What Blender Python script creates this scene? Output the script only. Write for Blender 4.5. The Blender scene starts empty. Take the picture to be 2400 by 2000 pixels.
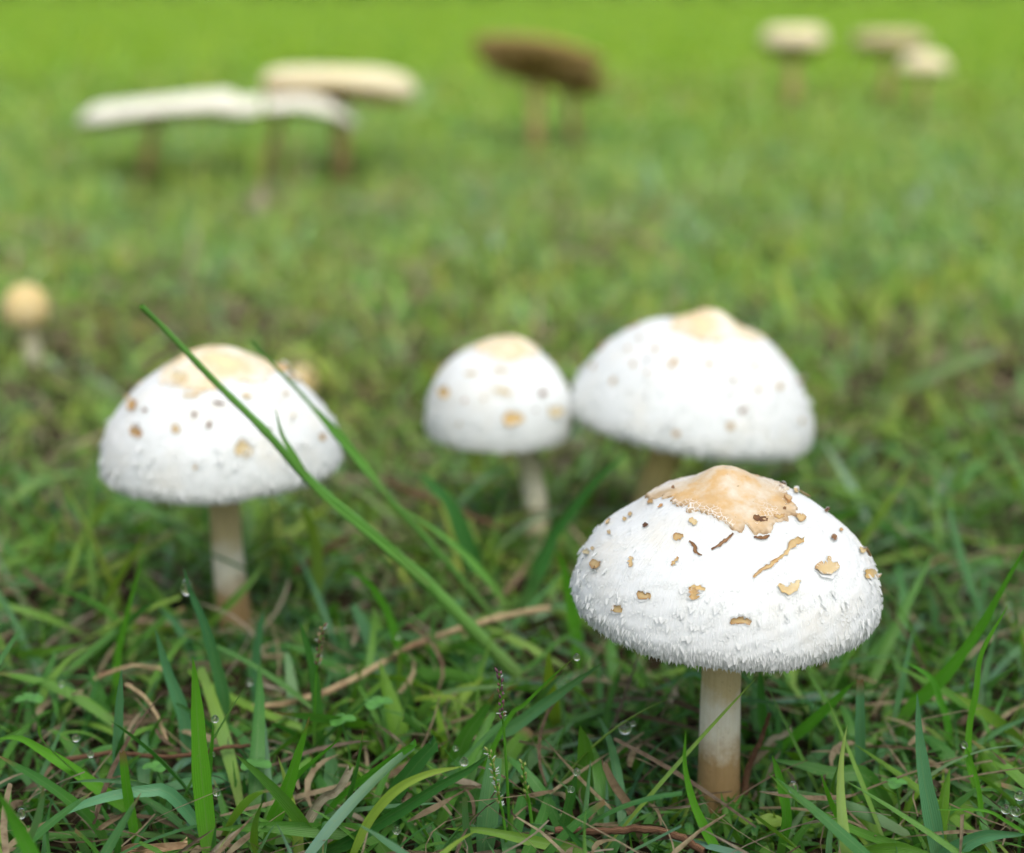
import bpy, math
import numpy as np
from mathutils import Vector
from mathutils.bvhtree import BVHTree

R_ = math.radians
rs = np.random.RandomState(11)
SC = bpy.context.scene
COL = SC.collection

# ------------------------------------------------------------------ camera, world, sun, exposure
CAM_H = 0.25
PITCH = R_(14.4)
F_PX = 4100.0                      # focal length in pixels of the 2400 px wide photograph
cam_d = bpy.data.cameras.new('camera')
cam_d.sensor_fit = 'HORIZONTAL'
cam_d.sensor_width = 36
cam_d.lens = F_PX / 2400 * 36
cam_d.clip_start = 0.01
cam_d.clip_end = 400
cam_d.dof.use_dof = True
cam_d.dof.focus_distance = 0.492
cam_d.dof.aperture_fstop = 6.4
cam = bpy.data.objects.new('camera', cam_d)
cam.location = (0, 0, CAM_H)
cam.rotation_euler = (R_(90) - PITCH, 0, 0)
COL.objects.link(cam)
SC.camera = cam

SUN_EL, SUN_AZ = R_(60), R_(163)   # direction the light comes from: high, a little behind the right shoulder
world = bpy.data.worlds.new('World')
SC.world = world
world.use_nodes = True
wn = world.node_tree.nodes
wl = world.node_tree.links
wn.clear()
sky = wn.new('ShaderNodeTexSky')
sky.sky_type = 'NISHITA'
sky.sun_disc = False
sky.sun_elevation = SUN_EL
sky.sun_rotation = SUN_AZ
sky.air_density = 1.0
sky.dust_density = 4.0
sky.ozone_density = 1.0
hsv = wn.new('ShaderNodeHueSaturation')
hsv.inputs['Saturation'].default_value = 0.55      # thin overcast: a nearly white sky
bg = wn.new('ShaderNodeBackground')
bg.inputs['Strength'].default_value = 0.15
wo = wn.new('ShaderNodeOutputWorld')
wl.new(sky.outputs[0], hsv.inputs['Color'])
wl.new(hsv.outputs[0], bg.inputs[0])
wl.new(bg.outputs[0], wo.inputs[0])

sun_d = bpy.data.lights.new('sun', 'SUN')
sun_d.energy = 0.95
sun_d.angle = R_(40)
sun_d.color = (1.0, 0.97, 0.9)
sun = bpy.data.objects.new('sun', sun_d)
sdir = Vector((math.sin(SUN_AZ) * math.cos(SUN_EL), math.cos(SUN_AZ) * math.cos(SUN_EL), math.sin(SUN_EL)))
sun.rotation_euler = sdir.to_track_quat('Z', 'Y').to_euler()
sun.location = (0, 0, 5)
COL.objects.link(sun)

SC.view_settings.view_transform = 'Standard'
SC.view_settings.look = 'None'
SC.view_settings.gamma = 1
SC.view_settings.use_curve_mapping = False
SC.view_settings.exposure = 0.32
SC.cycles.use_denoising = True
SC.cycles.max_bounces = 6
SC.cycles.diffuse_bounces = 3
SC.cycles.use_adaptive_sampling = True
SC.cycles.adaptive_threshold = 0.03
SC.cycles.transparent_max_bounces = 8

# ------------------------------------------------------------------ measuring helpers (photo pixel -> place)
FWD = np.array([0, math.cos(PITCH), -math.sin(PITCH)])
UP = np.array([0, math.sin(PITCH), math.cos(PITCH)])
RT = np.array([1.0, 0, 0])
C0 = np.array([0, 0, CAM_H])


def ray(px, py):
    return FWD + RT * (px - 1200) / F_PX - UP * (py - 1000) / F_PX


def at_y(px, py, Y):
    r = ray(px, py)
    return C0 + r * (Y / r[1])


def at_ground(px, py, z=0.0):
    r = ray(px, py)
    return C0 + r * ((z - CAM_H) / r[2])


def px_per_m(p):
    return F_PX / float(np.dot(np.asarray(p) - C0, FWD))


# ------------------------------------------------------------------ object helpers
def tag(o, label=None, cat=None, group=None, kind=None):
    if label: o['label'] = label
    if cat: o['category'] = cat
    if group: o['group'] = group
    if kind: o['kind'] = kind
    return o


def link(name, me, parent=None, loc=None):
    o = bpy.data.objects.new(name, me)
    COL.objects.link(o)
    if parent is not None: o.parent = parent
    if loc is not None: o.location = loc
    return o


def mesh_np(name, V, F, mats, smooth=True, attrs=None, midx=None):
    """V (n,3) array, F list of arrays, each (m,k) of faces with k corners"""
    me = bpy.data.meshes.new(name)
    V = np.ascontiguousarray(V, dtype=np.float32)
    if isinstance(F, np.ndarray): F = [F]
    F = [f for f in F if len(f)]
    me.vertices.add(len(V))
    me.vertices.foreach_set('co', V.ravel())
    loops = np.concatenate([f.ravel() for f in F]).astype(np.int32)
    tot = np.concatenate([np.full(len(f), f.shape[1]) for f in F]).astype(np.int32)
    start = np.concatenate([[0], np.cumsum(tot)[:-1]]).astype(np.int32)
    me.loops.add(len(loops))
    me.loops.foreach_set('vertex_index', loops)
    me.polygons.add(len(tot))
    me.polygons.foreach_set('loop_start', start)
    me.polygons.foreach_set('loop_total', tot)
    me.polygons.foreach_set('use_smooth', np.full(len(tot), smooth))
    if midx is not None:
        me.polygons.foreach_set('material_index', np.asarray(midx, dtype=np.int32))
    me.update(calc_edges=True)
    if not isinstance(mats, (list, tuple)): mats = [mats]
    for m in mats: me.materials.append(m)
    for k, v in (attrs or {}).items():
        v = np.asarray(v, dtype=np.float32)
        if v.ndim == 1:
            a = me.attributes.new(k, 'FLOAT', 'POINT'); a.data.foreach_set('value', v)
        else:
            a = me.attributes.new(k, 'FLOAT_VECTOR', 'POINT'); a.data.foreach_set('vector', v.ravel())
    return me


def grid_faces(rows, cols, wrap=False, off=0):
    c = cols if wrap else cols - 1
    i, j = np.meshgrid(np.arange(rows - 1), np.arange(c), indexing='ij')
    j2 = (j + 1) % cols
    a = i * cols + j; b = i * cols + j2; d = (i + 1) * cols + j; e = (i + 1) * cols + j2
    return np.stack([a, b, e, d], -1).reshape(-1, 4) + off


_oct = [(rs.randn(2), rs.rand() * 6.28) for _ in range(40)]


def n2(x, y, f=1.0, k0=0, n=8):
    """smooth 2d noise about -1..1"""
    r = 0
    for d, p in _oct[k0:k0 + n]:
        r = r + np.sin((x * d[0] + y * d[1]) * f * 3 + p)
    return r / n * 1.6


def n1(x, f=1.0, k0=0, n=6):
    r = 0
    for d, p in _oct[k0:k0 + n]:
        r = r + np.sin(x * d[0] * f * 3 + p)
    return r / n * 1.6


def catmull(P, m):
    P = np.asarray(P, float)
    Q = np.vstack([2 * P[0] - P[1], P, 2 * P[-1] - P[-2]])
    d = np.concatenate([[0], np.cumsum(np.linalg.norm(np.diff(P, axis=0), axis=1))])
    tq = np.linspace(0, d[-1], m)
    k = np.clip(np.searchsorted(d, tq, side='right') - 1, 0, len(P) - 2)
    u = ((tq - d[k]) / np.maximum(d[k + 1] - d[k], 1e-9))[:, None]
    p0, p1, p2, p3 = Q[k], Q[k + 1], Q[k + 2], Q[k + 3]
    return 0.5 * (2 * p1 + (p2 - p0) * u + (2 * p0 - 5 * p1 + 4 * p2 - p3) * u ** 2 + (3 * p1 - p0 - 3 * p2 + p3) * u ** 3)


# ------------------------------------------------------------------ materials
class NT:
    def __init__(s, name):
        s.m = bpy.data.materials.new(name); s.m.use_nodes = True
        s.t = s.m.node_tree; s.t.nodes.clear()
        s.out = s.n('ShaderNodeOutputMaterial')

    def n(s, typ, **kw):
        x = s.t.nodes.new(typ)
        for k, v in kw.items():
            if k in x.inputs.keys(): s.set(x.inputs[k], v)
            else: setattr(x, k, v)
        return x

    def set(s, sock, v):
        if isinstance(v, bpy.types.NodeSocket): s.t.links.new(v, sock)
        elif isinstance(v, bpy.types.Node): s.t.links.new(v.outputs[0], sock)
        else: sock.default_value = v

    def attr(s, name, vec=False):
        a = s.n('ShaderNodeAttribute', attribute_name=name)
        return a.outputs['Vector'] if vec else a.outputs['Fac']

    def math(s, op, a, b=0.0, c=0.0, clamp=False):
        x = s.n('ShaderNodeMath', operation=op, use_clamp=clamp)
        for i, v in enumerate((a, b, c)): s.set(x.inputs[i], v)
        return x.outputs[0]

    def ramp(s, fac, stops):
        x = s.n('ShaderNodeValToRGB')
        e = x.color_ramp.elements
        while len(e) > 1: e.remove(e[-1])
        e[0].position = stops[0][0]; e[0].color = (*stops[0][1], 1)
        for p, c in stops[1:]:
            q = e.new(p); q.color = (*c, 1)
        s.set(x.inputs[0], fac)
        return x.outputs[0]

    def mix(s, fac, a, b, mode='MIX'):
        x = s.n('ShaderNodeMix', data_type='RGBA', blend_type=mode)
        s.set(x.inputs['Factor'], fac)
        for sock, v in ((x.inputs[6], a), (x.inputs[7], b)):
            if isinstance(v, tuple) and len(v) == 3: v = (*v, 1)
            s.set(sock, v)
        return x.outputs[2]

    def noise(s, vec, scale, detail=3, rough=.55):
        x = s.n('ShaderNodeTexNoise', noise_dimensions='3D')
        s.set(x.inputs['Vector'], vec) if vec is not None else None
        x.inputs['Scale'].default_value = scale; x.inputs['Detail'].default_value = detail
        x.inputs['Roughness'].default_value = rough
        return x.outputs['Fac']

    def rng(s, v, a, b, c=0.0, d=1.0):
        x = s.n('ShaderNodeMapRange'); s.set(x.inputs[0], v)
        for i, q in zip((1, 2, 3, 4), (a, b, c, d)): x.inputs[i].default_value = q
        return x.outputs[0]

    def bump(s, h, dist, strength=1.0):
        x = s.n('ShaderNodeBump'); s.set(x.inputs['Height'], h)
        x.inputs['Distance'].default_value = dist; x.inputs['Strength'].default_value = strength
        return x.outputs[0]

    def bsdf(s, col, rough=.5, normal=None, spec=.5, sss=0, sssr=(1, 1, 1), sscale=.002):
        x = s.n('ShaderNodeBsdfPrincipled')
        s.set(x.inputs['Base Color'], (*col, 1) if isinstance(col, tuple) else col)
        s.set(x.inputs['Roughness'], rough)
        s.set(x.inputs['Specular IOR Level'], spec)
        if normal is not None: s.set(x.inputs['Normal'], normal)
        if sss:
            x.inputs['Subsurface Weight'].default_value = sss
            x.inputs['Subsurface Radius'].default_value = sssr
            x.inputs['Subsurface Scale'].default_value = sscale
        return x.outputs[0]

    def done(s, sh):
        s.t.links.new(sh, s.out.inputs['Surface']); return s.m

    def pos(s):
        return s.n('ShaderNodeNewGeometry').outputs['Position']


def blade_mat(name, stops, dry_tip=.25, transl=.35, rough=.42, far=None, patch=True):
    q = NT(name)
    rnd, tt, uu = q.attr('rnd'), q.attr('tt'), q.attr('uu')
    pos = q.pos()
    col = q.ramp(rnd, stops)
    if far is not None:                       # stronger light further out is painted into the colour, with a yellower green
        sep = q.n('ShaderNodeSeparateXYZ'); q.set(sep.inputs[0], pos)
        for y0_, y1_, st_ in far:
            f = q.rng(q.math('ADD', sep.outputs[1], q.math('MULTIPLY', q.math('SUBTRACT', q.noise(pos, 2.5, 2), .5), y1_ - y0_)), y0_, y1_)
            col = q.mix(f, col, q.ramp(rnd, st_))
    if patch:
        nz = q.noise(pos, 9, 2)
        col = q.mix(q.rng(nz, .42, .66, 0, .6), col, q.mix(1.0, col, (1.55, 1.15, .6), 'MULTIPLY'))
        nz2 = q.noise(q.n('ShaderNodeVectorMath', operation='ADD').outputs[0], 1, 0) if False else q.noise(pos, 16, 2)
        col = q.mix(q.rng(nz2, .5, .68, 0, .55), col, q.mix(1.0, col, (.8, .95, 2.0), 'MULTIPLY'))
    # lengthwise veins and a pale midrib
    v = q.math('SINE', q.math('MULTIPLY', uu, 26.0))
    col = q.mix(q.rng(v, -1, 1, 0, .16), col, q.mix(1.0, col, (1.5, 1.5, 1.4), 'MULTIPLY'))
    mid = q.rng(q.math('ABSOLUTE', uu), .0, .12, .3, 0)
    col = q.mix(mid, col, (.22, .36, .14))
    # flecks and wear
    fl = q.noise(pos, 900, 2)
    col = q.mix(q.rng(fl, .68, .76, 0, .5), col, (.24, .30, .12))
    # pale base, browned tips on some blades
    col = q.mix(q.rng(tt, 0, .28, .45, 0), col, (.20, .24, .09))
    tipn = q.math('MULTIPLY', q.rng(tt, .86, .985), q.rng(q.math('FRACT', q.math('MULTIPLY', rnd, 37.7)), 1 - dry_tip, 1 - dry_tip + .05))
    col = q.mix(tipn, col, (.26, .17, .08))
    nrm = q.bump(q.math('ADD', q.math('MULTIPLY', v, .5), q.noise(pos, 500, 2)), .00012, .6)
    a = q.bsdf(col, rough, nrm, .45)
    tr = q.n('ShaderNodeBsdfTranslucent')
    q.set(tr.inputs[0], q.mix(1.0, col, (1.25, 1.35, .5), 'MULTIPLY'))
    ms = q.n('ShaderNodeMixShader'); ms.inputs[0].default_value = transl
    q.t.links.new(a, ms.inputs[1]); q.t.links.new(tr.outputs[0], ms.inputs[2])
    return q.done(ms.outputs[0])


GREEN = [(0, (.23, .36, .055)), (.18, (.125, .30, .035)), (.42, (.072, .23, .028)), (.68, (.052, .19, .037)), (.86, (.095, .24, .10)), (1, (.16, .31, .17))]
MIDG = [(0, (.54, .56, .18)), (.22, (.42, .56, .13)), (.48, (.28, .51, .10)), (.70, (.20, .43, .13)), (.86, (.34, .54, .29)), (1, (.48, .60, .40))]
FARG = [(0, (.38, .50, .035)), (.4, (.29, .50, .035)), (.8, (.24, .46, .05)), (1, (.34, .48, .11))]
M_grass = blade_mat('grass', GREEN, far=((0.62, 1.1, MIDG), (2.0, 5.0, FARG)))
M_mid = blade_mat('stalk_green', [(0, (.14, .36, .055)), (1, (.12, .33, .06))], patch=False, transl=.25)
M_yel = blade_mat('light_green_blade', [(0, (.36, .52, .09)), (1, (.3, .48, .08))], patch=False)
M_blue = blade_mat('blue_green_blade', [(0, (.09, .27, .12)), (1, (.12, .31, .15))], patch=False, transl=.2, rough=.38)
M_brt = blade_mat('fresh_blade', [(0, (.12, .37, .025)), (1, (.085, .31, .03))], patch=False)
M_drk = blade_mat('dark_blade', [(0, (.04, .17, .03)), (1, (.05, .19, .04))], patch=False, transl=.22)


def straw_mat(name, stops, scale=1.0):
    q = NT(name)
    rnd, tt, uu = q.attr('rnd'), q.attr('tt'), q.attr('uu')
    pos = q.pos()
    col = q.ramp(rnd, stops)
    v = q.math('SINE', q.math('MULTIPLY', uu, 20.0))
    col = q.mix(q.rng(v, -1, 1, 0, .4), col, q.mix(1.0, col, (.5, .45, .4), 'MULTIPLY'))
    col = q.mix(q.rng(q.noise(pos, 350, 3), .45, .7, 0, .7), col, q.mix(1.0, col, (.45, .36, .3), 'MULTIPLY'))
    if name == 'tan_stalk': col = q.mix(q.rng(q.noise(pos, 45, 2), .5, .66, 0, .6), col, (.34, .17, .10))
    nrm = q.bump(q.math('ADD', v, q.noise(pos, 700, 3)), .0002, .8)
    return q.done(q.bsdf(col, .75, nrm, .25))


M_straw = straw_mat('dry_straw', [(0, (.44, .36, .20)), (.3, (.54, .46, .29)), (.55, (.30, .225, .13)), (.8, (.17, .12, .075)), (1, (.62, .56, .41))])
M_stalk = straw_mat('tan_stalk', [(0, (.60, .47, .27)), (1, (.52, .40, .22))])
M_twig = straw_mat('brown_twig', [(0, (.16, .085, .045)), (1, (.2, .11, .06))])


def soil_mat():
    q = NT('soil')
    pos = q.pos()
    c = q.ramp(q.noise(pos, 260, 5, .65), [(.3, (.018, .013, .008)), (.5, (.05, .035, .02)), (.68, (.12, .08, .045)), (.85, (.2, .15, .08))])
    sep = q.n('ShaderNodeSeparateXYZ'); q.set(sep.inputs[0], pos)
    g = q.ramp(q.noise(pos, 30, 4), [(.3, (.13, .25, .03)), (.6, (.24, .38, .04)), (.8, (.32, .40, .07))])
    c = q.mix(q.rng(sep.outputs[1], 1.5, 5.0), c, g)
    nrm = q.bump(q.noise(pos, 400, 5, .7), .004, 1)
    return q.done(q.bsdf(c, .95, nrm, .1))


M_soil = soil_mat()


def cap_mat(name, white=(.835, .87, .86), warm=0.0, rough=.85):
    q = NT(name)
    fib = q.attr('fib', True); ss = q.attr('ss')
    f1 = q.noise(fib, 1.0, 4, .6)
    f2 = q.noise(fib, 3.1, 2, .5)
    pos = q.pos()
    c = q.mix(q.rng(f1, .35, .7, 0, .25), (*white,), (white[0] * .94, white[1] * .93, white[2] * .88))
    c = q.mix(q.rng(q.noise(pos, 60, 4), .50, .72, 0, .38 + warm), c, (.80, .73, .57))
    h = q.math('ADD', q.math('MULTIPLY', f1, 1.0), q.math('MULTIPLY', f2, .5))
    nrm = q.bump(h, .0006, .8)
    return q.done(q.bsdf(c, rough, nrm, .2, .55, (1, .98, .95), .005))


M_cap = cap_mat('white_cap')
M_cream = cap_mat('cream_cap', (.96, .93, .76), .0)
M_tanc = cap_mat('tan_cap', (.88, .78, .50), .3)
M_brownc = cap_mat('brown_cap', (.78, .45, .15), .0)
M_button = cap_mat('button_cap', (.76, .59, .27), .0)
M_buttonw = cap_mat('pale_button', (.90, .79, .50), .0)


def tuft_mat():
    q = NT('white_tuft')
    a = q.bsdf((.86, .88, .865), .85, None, .1)
    tr = q.n('ShaderNodeBsdfTranslucent'); tr.inputs[0].default_value = (.90, .92, .90, 1)
    ms = q.n('ShaderNodeMixShader'); ms.inputs[0].default_value = .42
    q.t.links.new(a, ms.inputs[1]); q.t.links.new(tr.outputs[0], ms.inputs[2])
    return q.done(ms.outputs[0])


M_tuft = tuft_mat()


def patch_mat(name, tan, brown, k=1.0):
    q = NT(name)
    e = q.attr('edge')         # 0 centre .. 1 torn edge
    pos = q.pos()
    b = q.noise(pos, 62, 5, .62)
    c = q.ramp(b, [(.3, (tan[0] * 1.12, tan[1] * 1.2, tan[2] * 1.4)), (.45, tan), (.53, (tan[0] * .90, tan[1] * .83, tan[2] * .72)), (.64, (brown[0] * 1.3, brown[1] * 1.25, brown[2] * 1.1))])
    band = q.math('MULTIPLY', q.rng(e, .45, .8), q.rng(q.noise(pos, 110, 3), .42, .62))
    c = q.mix(q.math('MULTIPLY', band, .75 * k), c, brown)
    c = q.mix(q.math('MULTIPLY', q.rng(e, .9, 1.0), q.rng(q.noise(pos, 420, 2), .45, .6, 0, .75)), c, (brown[0] * .55, brown[1] * .5, brown[2] * .45))
    vo = q.n('ShaderNodeTexVoronoi', feature='DISTANCE_TO_EDGE'); q.set(vo.inputs['Vector'], pos); vo.inputs['Scale'].default_value = 620
    ck = q.math('MULTIPLY', q.rng(vo.outputs['Distance'], .02, .07, 1, 0), q.math('MULTIPLY', q.rng(e, .55, .9), q.rng(q.noise(pos, 80, 2), .5, .58)))
    c = q.mix(q.math('MULTIPLY', ck, .8 * (k == 1.0)), c, (.84, .85, .82))
    sp = q.noise(pos, 900, 1)
    c = q.mix(q.rng(sp, .76, .8, 0, .7), c, (.12, .07, .03))
    if k < .4: c = q.mix(q.math('MULTIPLY', q.rng(e, .78, 1.0, 0, .8), q.rng(q.noise(pos, 160, 4), .45, .62)), c, (.86, .87, .84))
    nrm = q.bump(q.noise(pos, 500, 4), .0002, .7)
    return q.done(q.bsdf(c, .6, nrm, .25, .1, (1, .85, .7), .0006))


M_patch = patch_mat('centre_skin', (.72, .65, .53), (.48, .33, .17))
M_patch2 = patch_mat('centre_skin_pale', (.80, .70, .50), (.72, .59, .37), .3)
M_scale_t = patch_mat('tan_scale', (.58, .44, .22), (.34, .16, .05))
M_scale_p = patch_mat('pale_scale', (.66, .55, .32), (.55, .38, .16), .5)
M_scale_d = patch_mat('dark_scale', (.26, .14, .06), (.09, .045, .025))


def stem_mat(name, top, mid, low, white_at=.41):
    q = NT(name)
    tt = q.attr('tt'); pos = q.pos(); fib = q.attr('fib', True)
    t = q.math('ADD', tt, q.math('MULTIPLY', q.math('SUBTRACT', q.noise(pos, 150, 5, .65), .5), .20))
    c = q.ramp(t, [(0, (low[0] * .75, low[1] * .7, low[2] * .65)), (.16, low), (white_at - .12, (low[0] * 1.15, low[1] * 1.2, low[2] * 1.25)), (white_at, mid), (white_at + .06, mid), (white_at + .15, top), (1, (top[0] * .85, top[1] * .8, top[2] * .7))])
    f = q.noise(fib, 1.0, 3)
    c = q.mix(q.rng(f, .4, .7, 0, .4), c, q.mix(1.0, c, (.78, .72, .6), 'MULTIPLY'))
    c = q.mix(q.rng(q.noise(pos, 650, 2), .68, .75, 0, .5), c, (.2, .12, .05))
    nrm = q.bump(q.math('ADD', f, q.noise(pos, 600, 2)), .0004, .7)
    return q.done(q.bsdf(c, .65, nrm, .3, .15, (1, .8, .5), .0015))


M_stem = stem_mat('stem', (.62, .51, .27), (.80, .76, .61), (.35, .225, .10))
M_stem2 = stem_mat('stem_pale', (.64, .61, .42), (.72, .70, .54), (.50, .45, .28))
M_stemo = stem_mat('stem_ochre', (.68, .54, .22), (.55, .46, .2), (.38, .26, .10))
M_stemb = stem_mat('stem_brown', (.74, .52, .26), (.70, .46, .20), (.50, .32, .14))
q = NT('gills'); M_gill = q.done(q.bsdf((.42, .38, .26), .8))
q = NT('gills_dark'); M_gilld = q.done(q.bsdf((.52, .36, .15), .8))
q = NT('gills_deep'); M_gilldd = q.done(q.bsdf((.14, .10, .045), .8))
M_drab = cap_mat('drab_tan_cap', (.56, .48, .24), .2)
q = NT('water')
w_ = q.n('ShaderNodeBsdfPrincipled'); w_.inputs['Roughness'].default_value = 0; w_.inputs['IOR'].default_value = 1.33
w_.inputs['Transmission Weight'].default_value = 1; w_.inputs['Base Color'].default_value = (1, 1, 1, 1)
M_water = q.done(w_.outputs[0])


def plain_mat(name, col, rough=.6, nsc=300, transl=0):
    q = NT(name)
    c = q.mix(q.rng(q.noise(q.pos(), nsc, 3), .35, .7), col, tuple(v * .62 for v in col))
    return q.done(q.bsdf(c, rough))


M_clover = plain_mat('clover_leaf', (.08, .25, .04), .5)
M_seedp = plain_mat('purple_spikelet', (.16, .07, .09))
M_seedg = plain_mat('green_spikelet', (.24, .30, .07))
M_seedw = plain_mat('white_stigma', (.62, .68, .62), .8)
M_seedb = plain_mat('brown_spikelet', (.17, .10, .055))
M_hedge = plain_mat('hedge_leaf', (.05, .11, .03), .5, 6)
M_bark = plain_mat('hedge_wood', (.12, .09, .06), .9, 20)

# ------------------------------------------------------------------ ground
def gz(x, y):
    near = np.clip((y - .9) / 2.0, 0, 1)
    return n2(x, y, 5, 0) * .002 + near * n2(x, y, .9, 8) * .006


def axis(a, b, n, p):
    t = np.linspace(-1, 1, n)
    return np.sign(t) * np.abs(t) ** p


gx = axis(0, 0, 161, 3.2) * 90
gy = np.concatenate([-(np.linspace(0, 1, 30)[::-1] ** 2) * 60, np.linspace(.02, 3, 120), 3 + (np.linspace(0.01, 1, 70) ** 2.2) * 130])
X, Y = np.meshgrid(gx, gy, indexing='ij')
Z = gz(X, Y)
gm = mesh_np('ground', np.stack([X, Y, Z], -1).reshape(-1, 3), grid_faces(len(gx), len(gy))[:, ::-1], M_soil)
tag(link('ground', gm), 'dark soil of the lawn, showing between the grass blades', 'ground', kind='structure')


# ------------------------------------------------------------------ grass blades
def blades(name, x, y, L, W, e0, bend, az, mats, nseg=7, across=3, cut=None, rnd=None, curl=None, twist=None, fold=.35, zoff=0.0, midx=None, parent=None):
    n = len(x)
    if cut is None: cut = np.ones(n)
    if rnd is None: rnd = rs.rand(n)
    if curl is None: curl = rs.randn(n) * .35
    if twist is None: twist = rs.randn(n) * .6
    m = nseg + 1
    t = np.linspace(0, 1, m)
    tm = (t[:-1] + t[1:]) / 2
    el = e0[:, None] - bend[:, None] * tm ** 1.2
    a = az[:, None] + curl[:, None] * tm
    st = (L / nseg)[:, None]
    d = np.stack([np.cos(el) * np.cos(a), np.cos(el) * np.sin(a), np.sin(el)], -1)
    P = np.concatenate([np.zeros((n, 1, 3)), np.cumsum(d * st[..., None], 1)], 1)
    P[..., 0] += x[:, None]; P[..., 1] += y[:, None]
    P[..., 2] += gz(x, y)[:, None] - .001 + (zoff if np.isscalar(zoff) else zoff[:, None])
    P[..., 2] = np.maximum(P[..., 2], gz(P[..., 0], P[..., 1]) + np.where(t > .02, .0008 + .0012 * t, -.001)[None])
    T = np.concatenate([d[:, :1], (d[:, 1:] + d[:, :-1]) / 2, d[:, -1:]], 1)
    T /= np.linalg.norm(T, axis=-1, keepdims=True) + 1e-9
    aa = az[:, None] + curl[:, None] * t
    S = np.stack([-np.sin(aa), np.cos(aa), np.zeros_like(aa)], -1)
    N = np.cross(T, S)
    tw = twist[:, None] * (.3 + .9 * t)
    S2 = S * np.cos(tw)[..., None] + N * np.sin(tw)[..., None]
    N2 = np.cross(T, S2)
    tc = t[None] * cut[:, None]
    w = W[:, None] * np.minimum(1, .45 + 1.7 * tc) * np.maximum(1 - tc ** 2.3, 0) ** .8 * .5
    w = np.maximum(w, .00005)
    if across == 3:
        us = np.array([-1, 0, 1.])
        V = P[:, :, None] + S2[:, :, None] * (w[..., None] * us)[..., None] - N2[:, :, None] * (w[..., None] * (1 - np.abs(us)) * -fold)[..., None]
    else:
        us = np.array([-1, 1.])
        V = P[:, :, None] + S2[:, :, None] * (w[..., None] * us)[..., None]
    k = len(us)
    base = grid_faces(m, k)
    F = (base[None] + (np.arange(n) * m * k)[:, None, None]).reshape(-1, 4)
    at = {'rnd': np.repeat(rnd, m * k), 'tt': np.tile(np.repeat(t, k), n), 'uu': np.tile(us, n * m)}
    mi = None if midx is None else np.repeat(midx, len(base))
    return mesh_np(name, V.reshape(-1, 3), F, mats, True, at, mi)


STEMS = []      # (x, y, r) places kept free of blades


def keep(x, y, extra=0.0):
    ok = np.ones(len(x), bool)
    for sx, sy, sr in STEMS:
        ok &= (x - sx) ** 2 + (y - sy) ** 2 > (sr + extra) ** 2
    return ok


def low_front(x, y):
    """turf is shorter where it would hide the foot of a mushroom"""
    f = np.ones(len(x))
    for sx, sy, sr in STEMS:
        if sy > 4.5: continue
        t = (y - (sy - .16 * sy / .6)) / (.16 * sy / .6)
        lat = np.abs(x - sx * y / sy) / (sr * 1.2 + .012)
        inside = np.clip(1.35 - lat, 0, 1) * ((t > 0) & (t < 1.08))
        f *= 1 - .6 * inside * np.clip(t * 2.0, 0, 1)
    return f


def scatter(n, y0, y1, p=1.0, halfw=.36, pad=.08):
    """points over the visible wedge of lawn, denser where nearer"""
    y = y0 + (y1 - y0) * rs.rand(n) ** p
    x = (rs.rand(n) * 2 - 1) * (halfw * y + pad)
    return x, y


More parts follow.
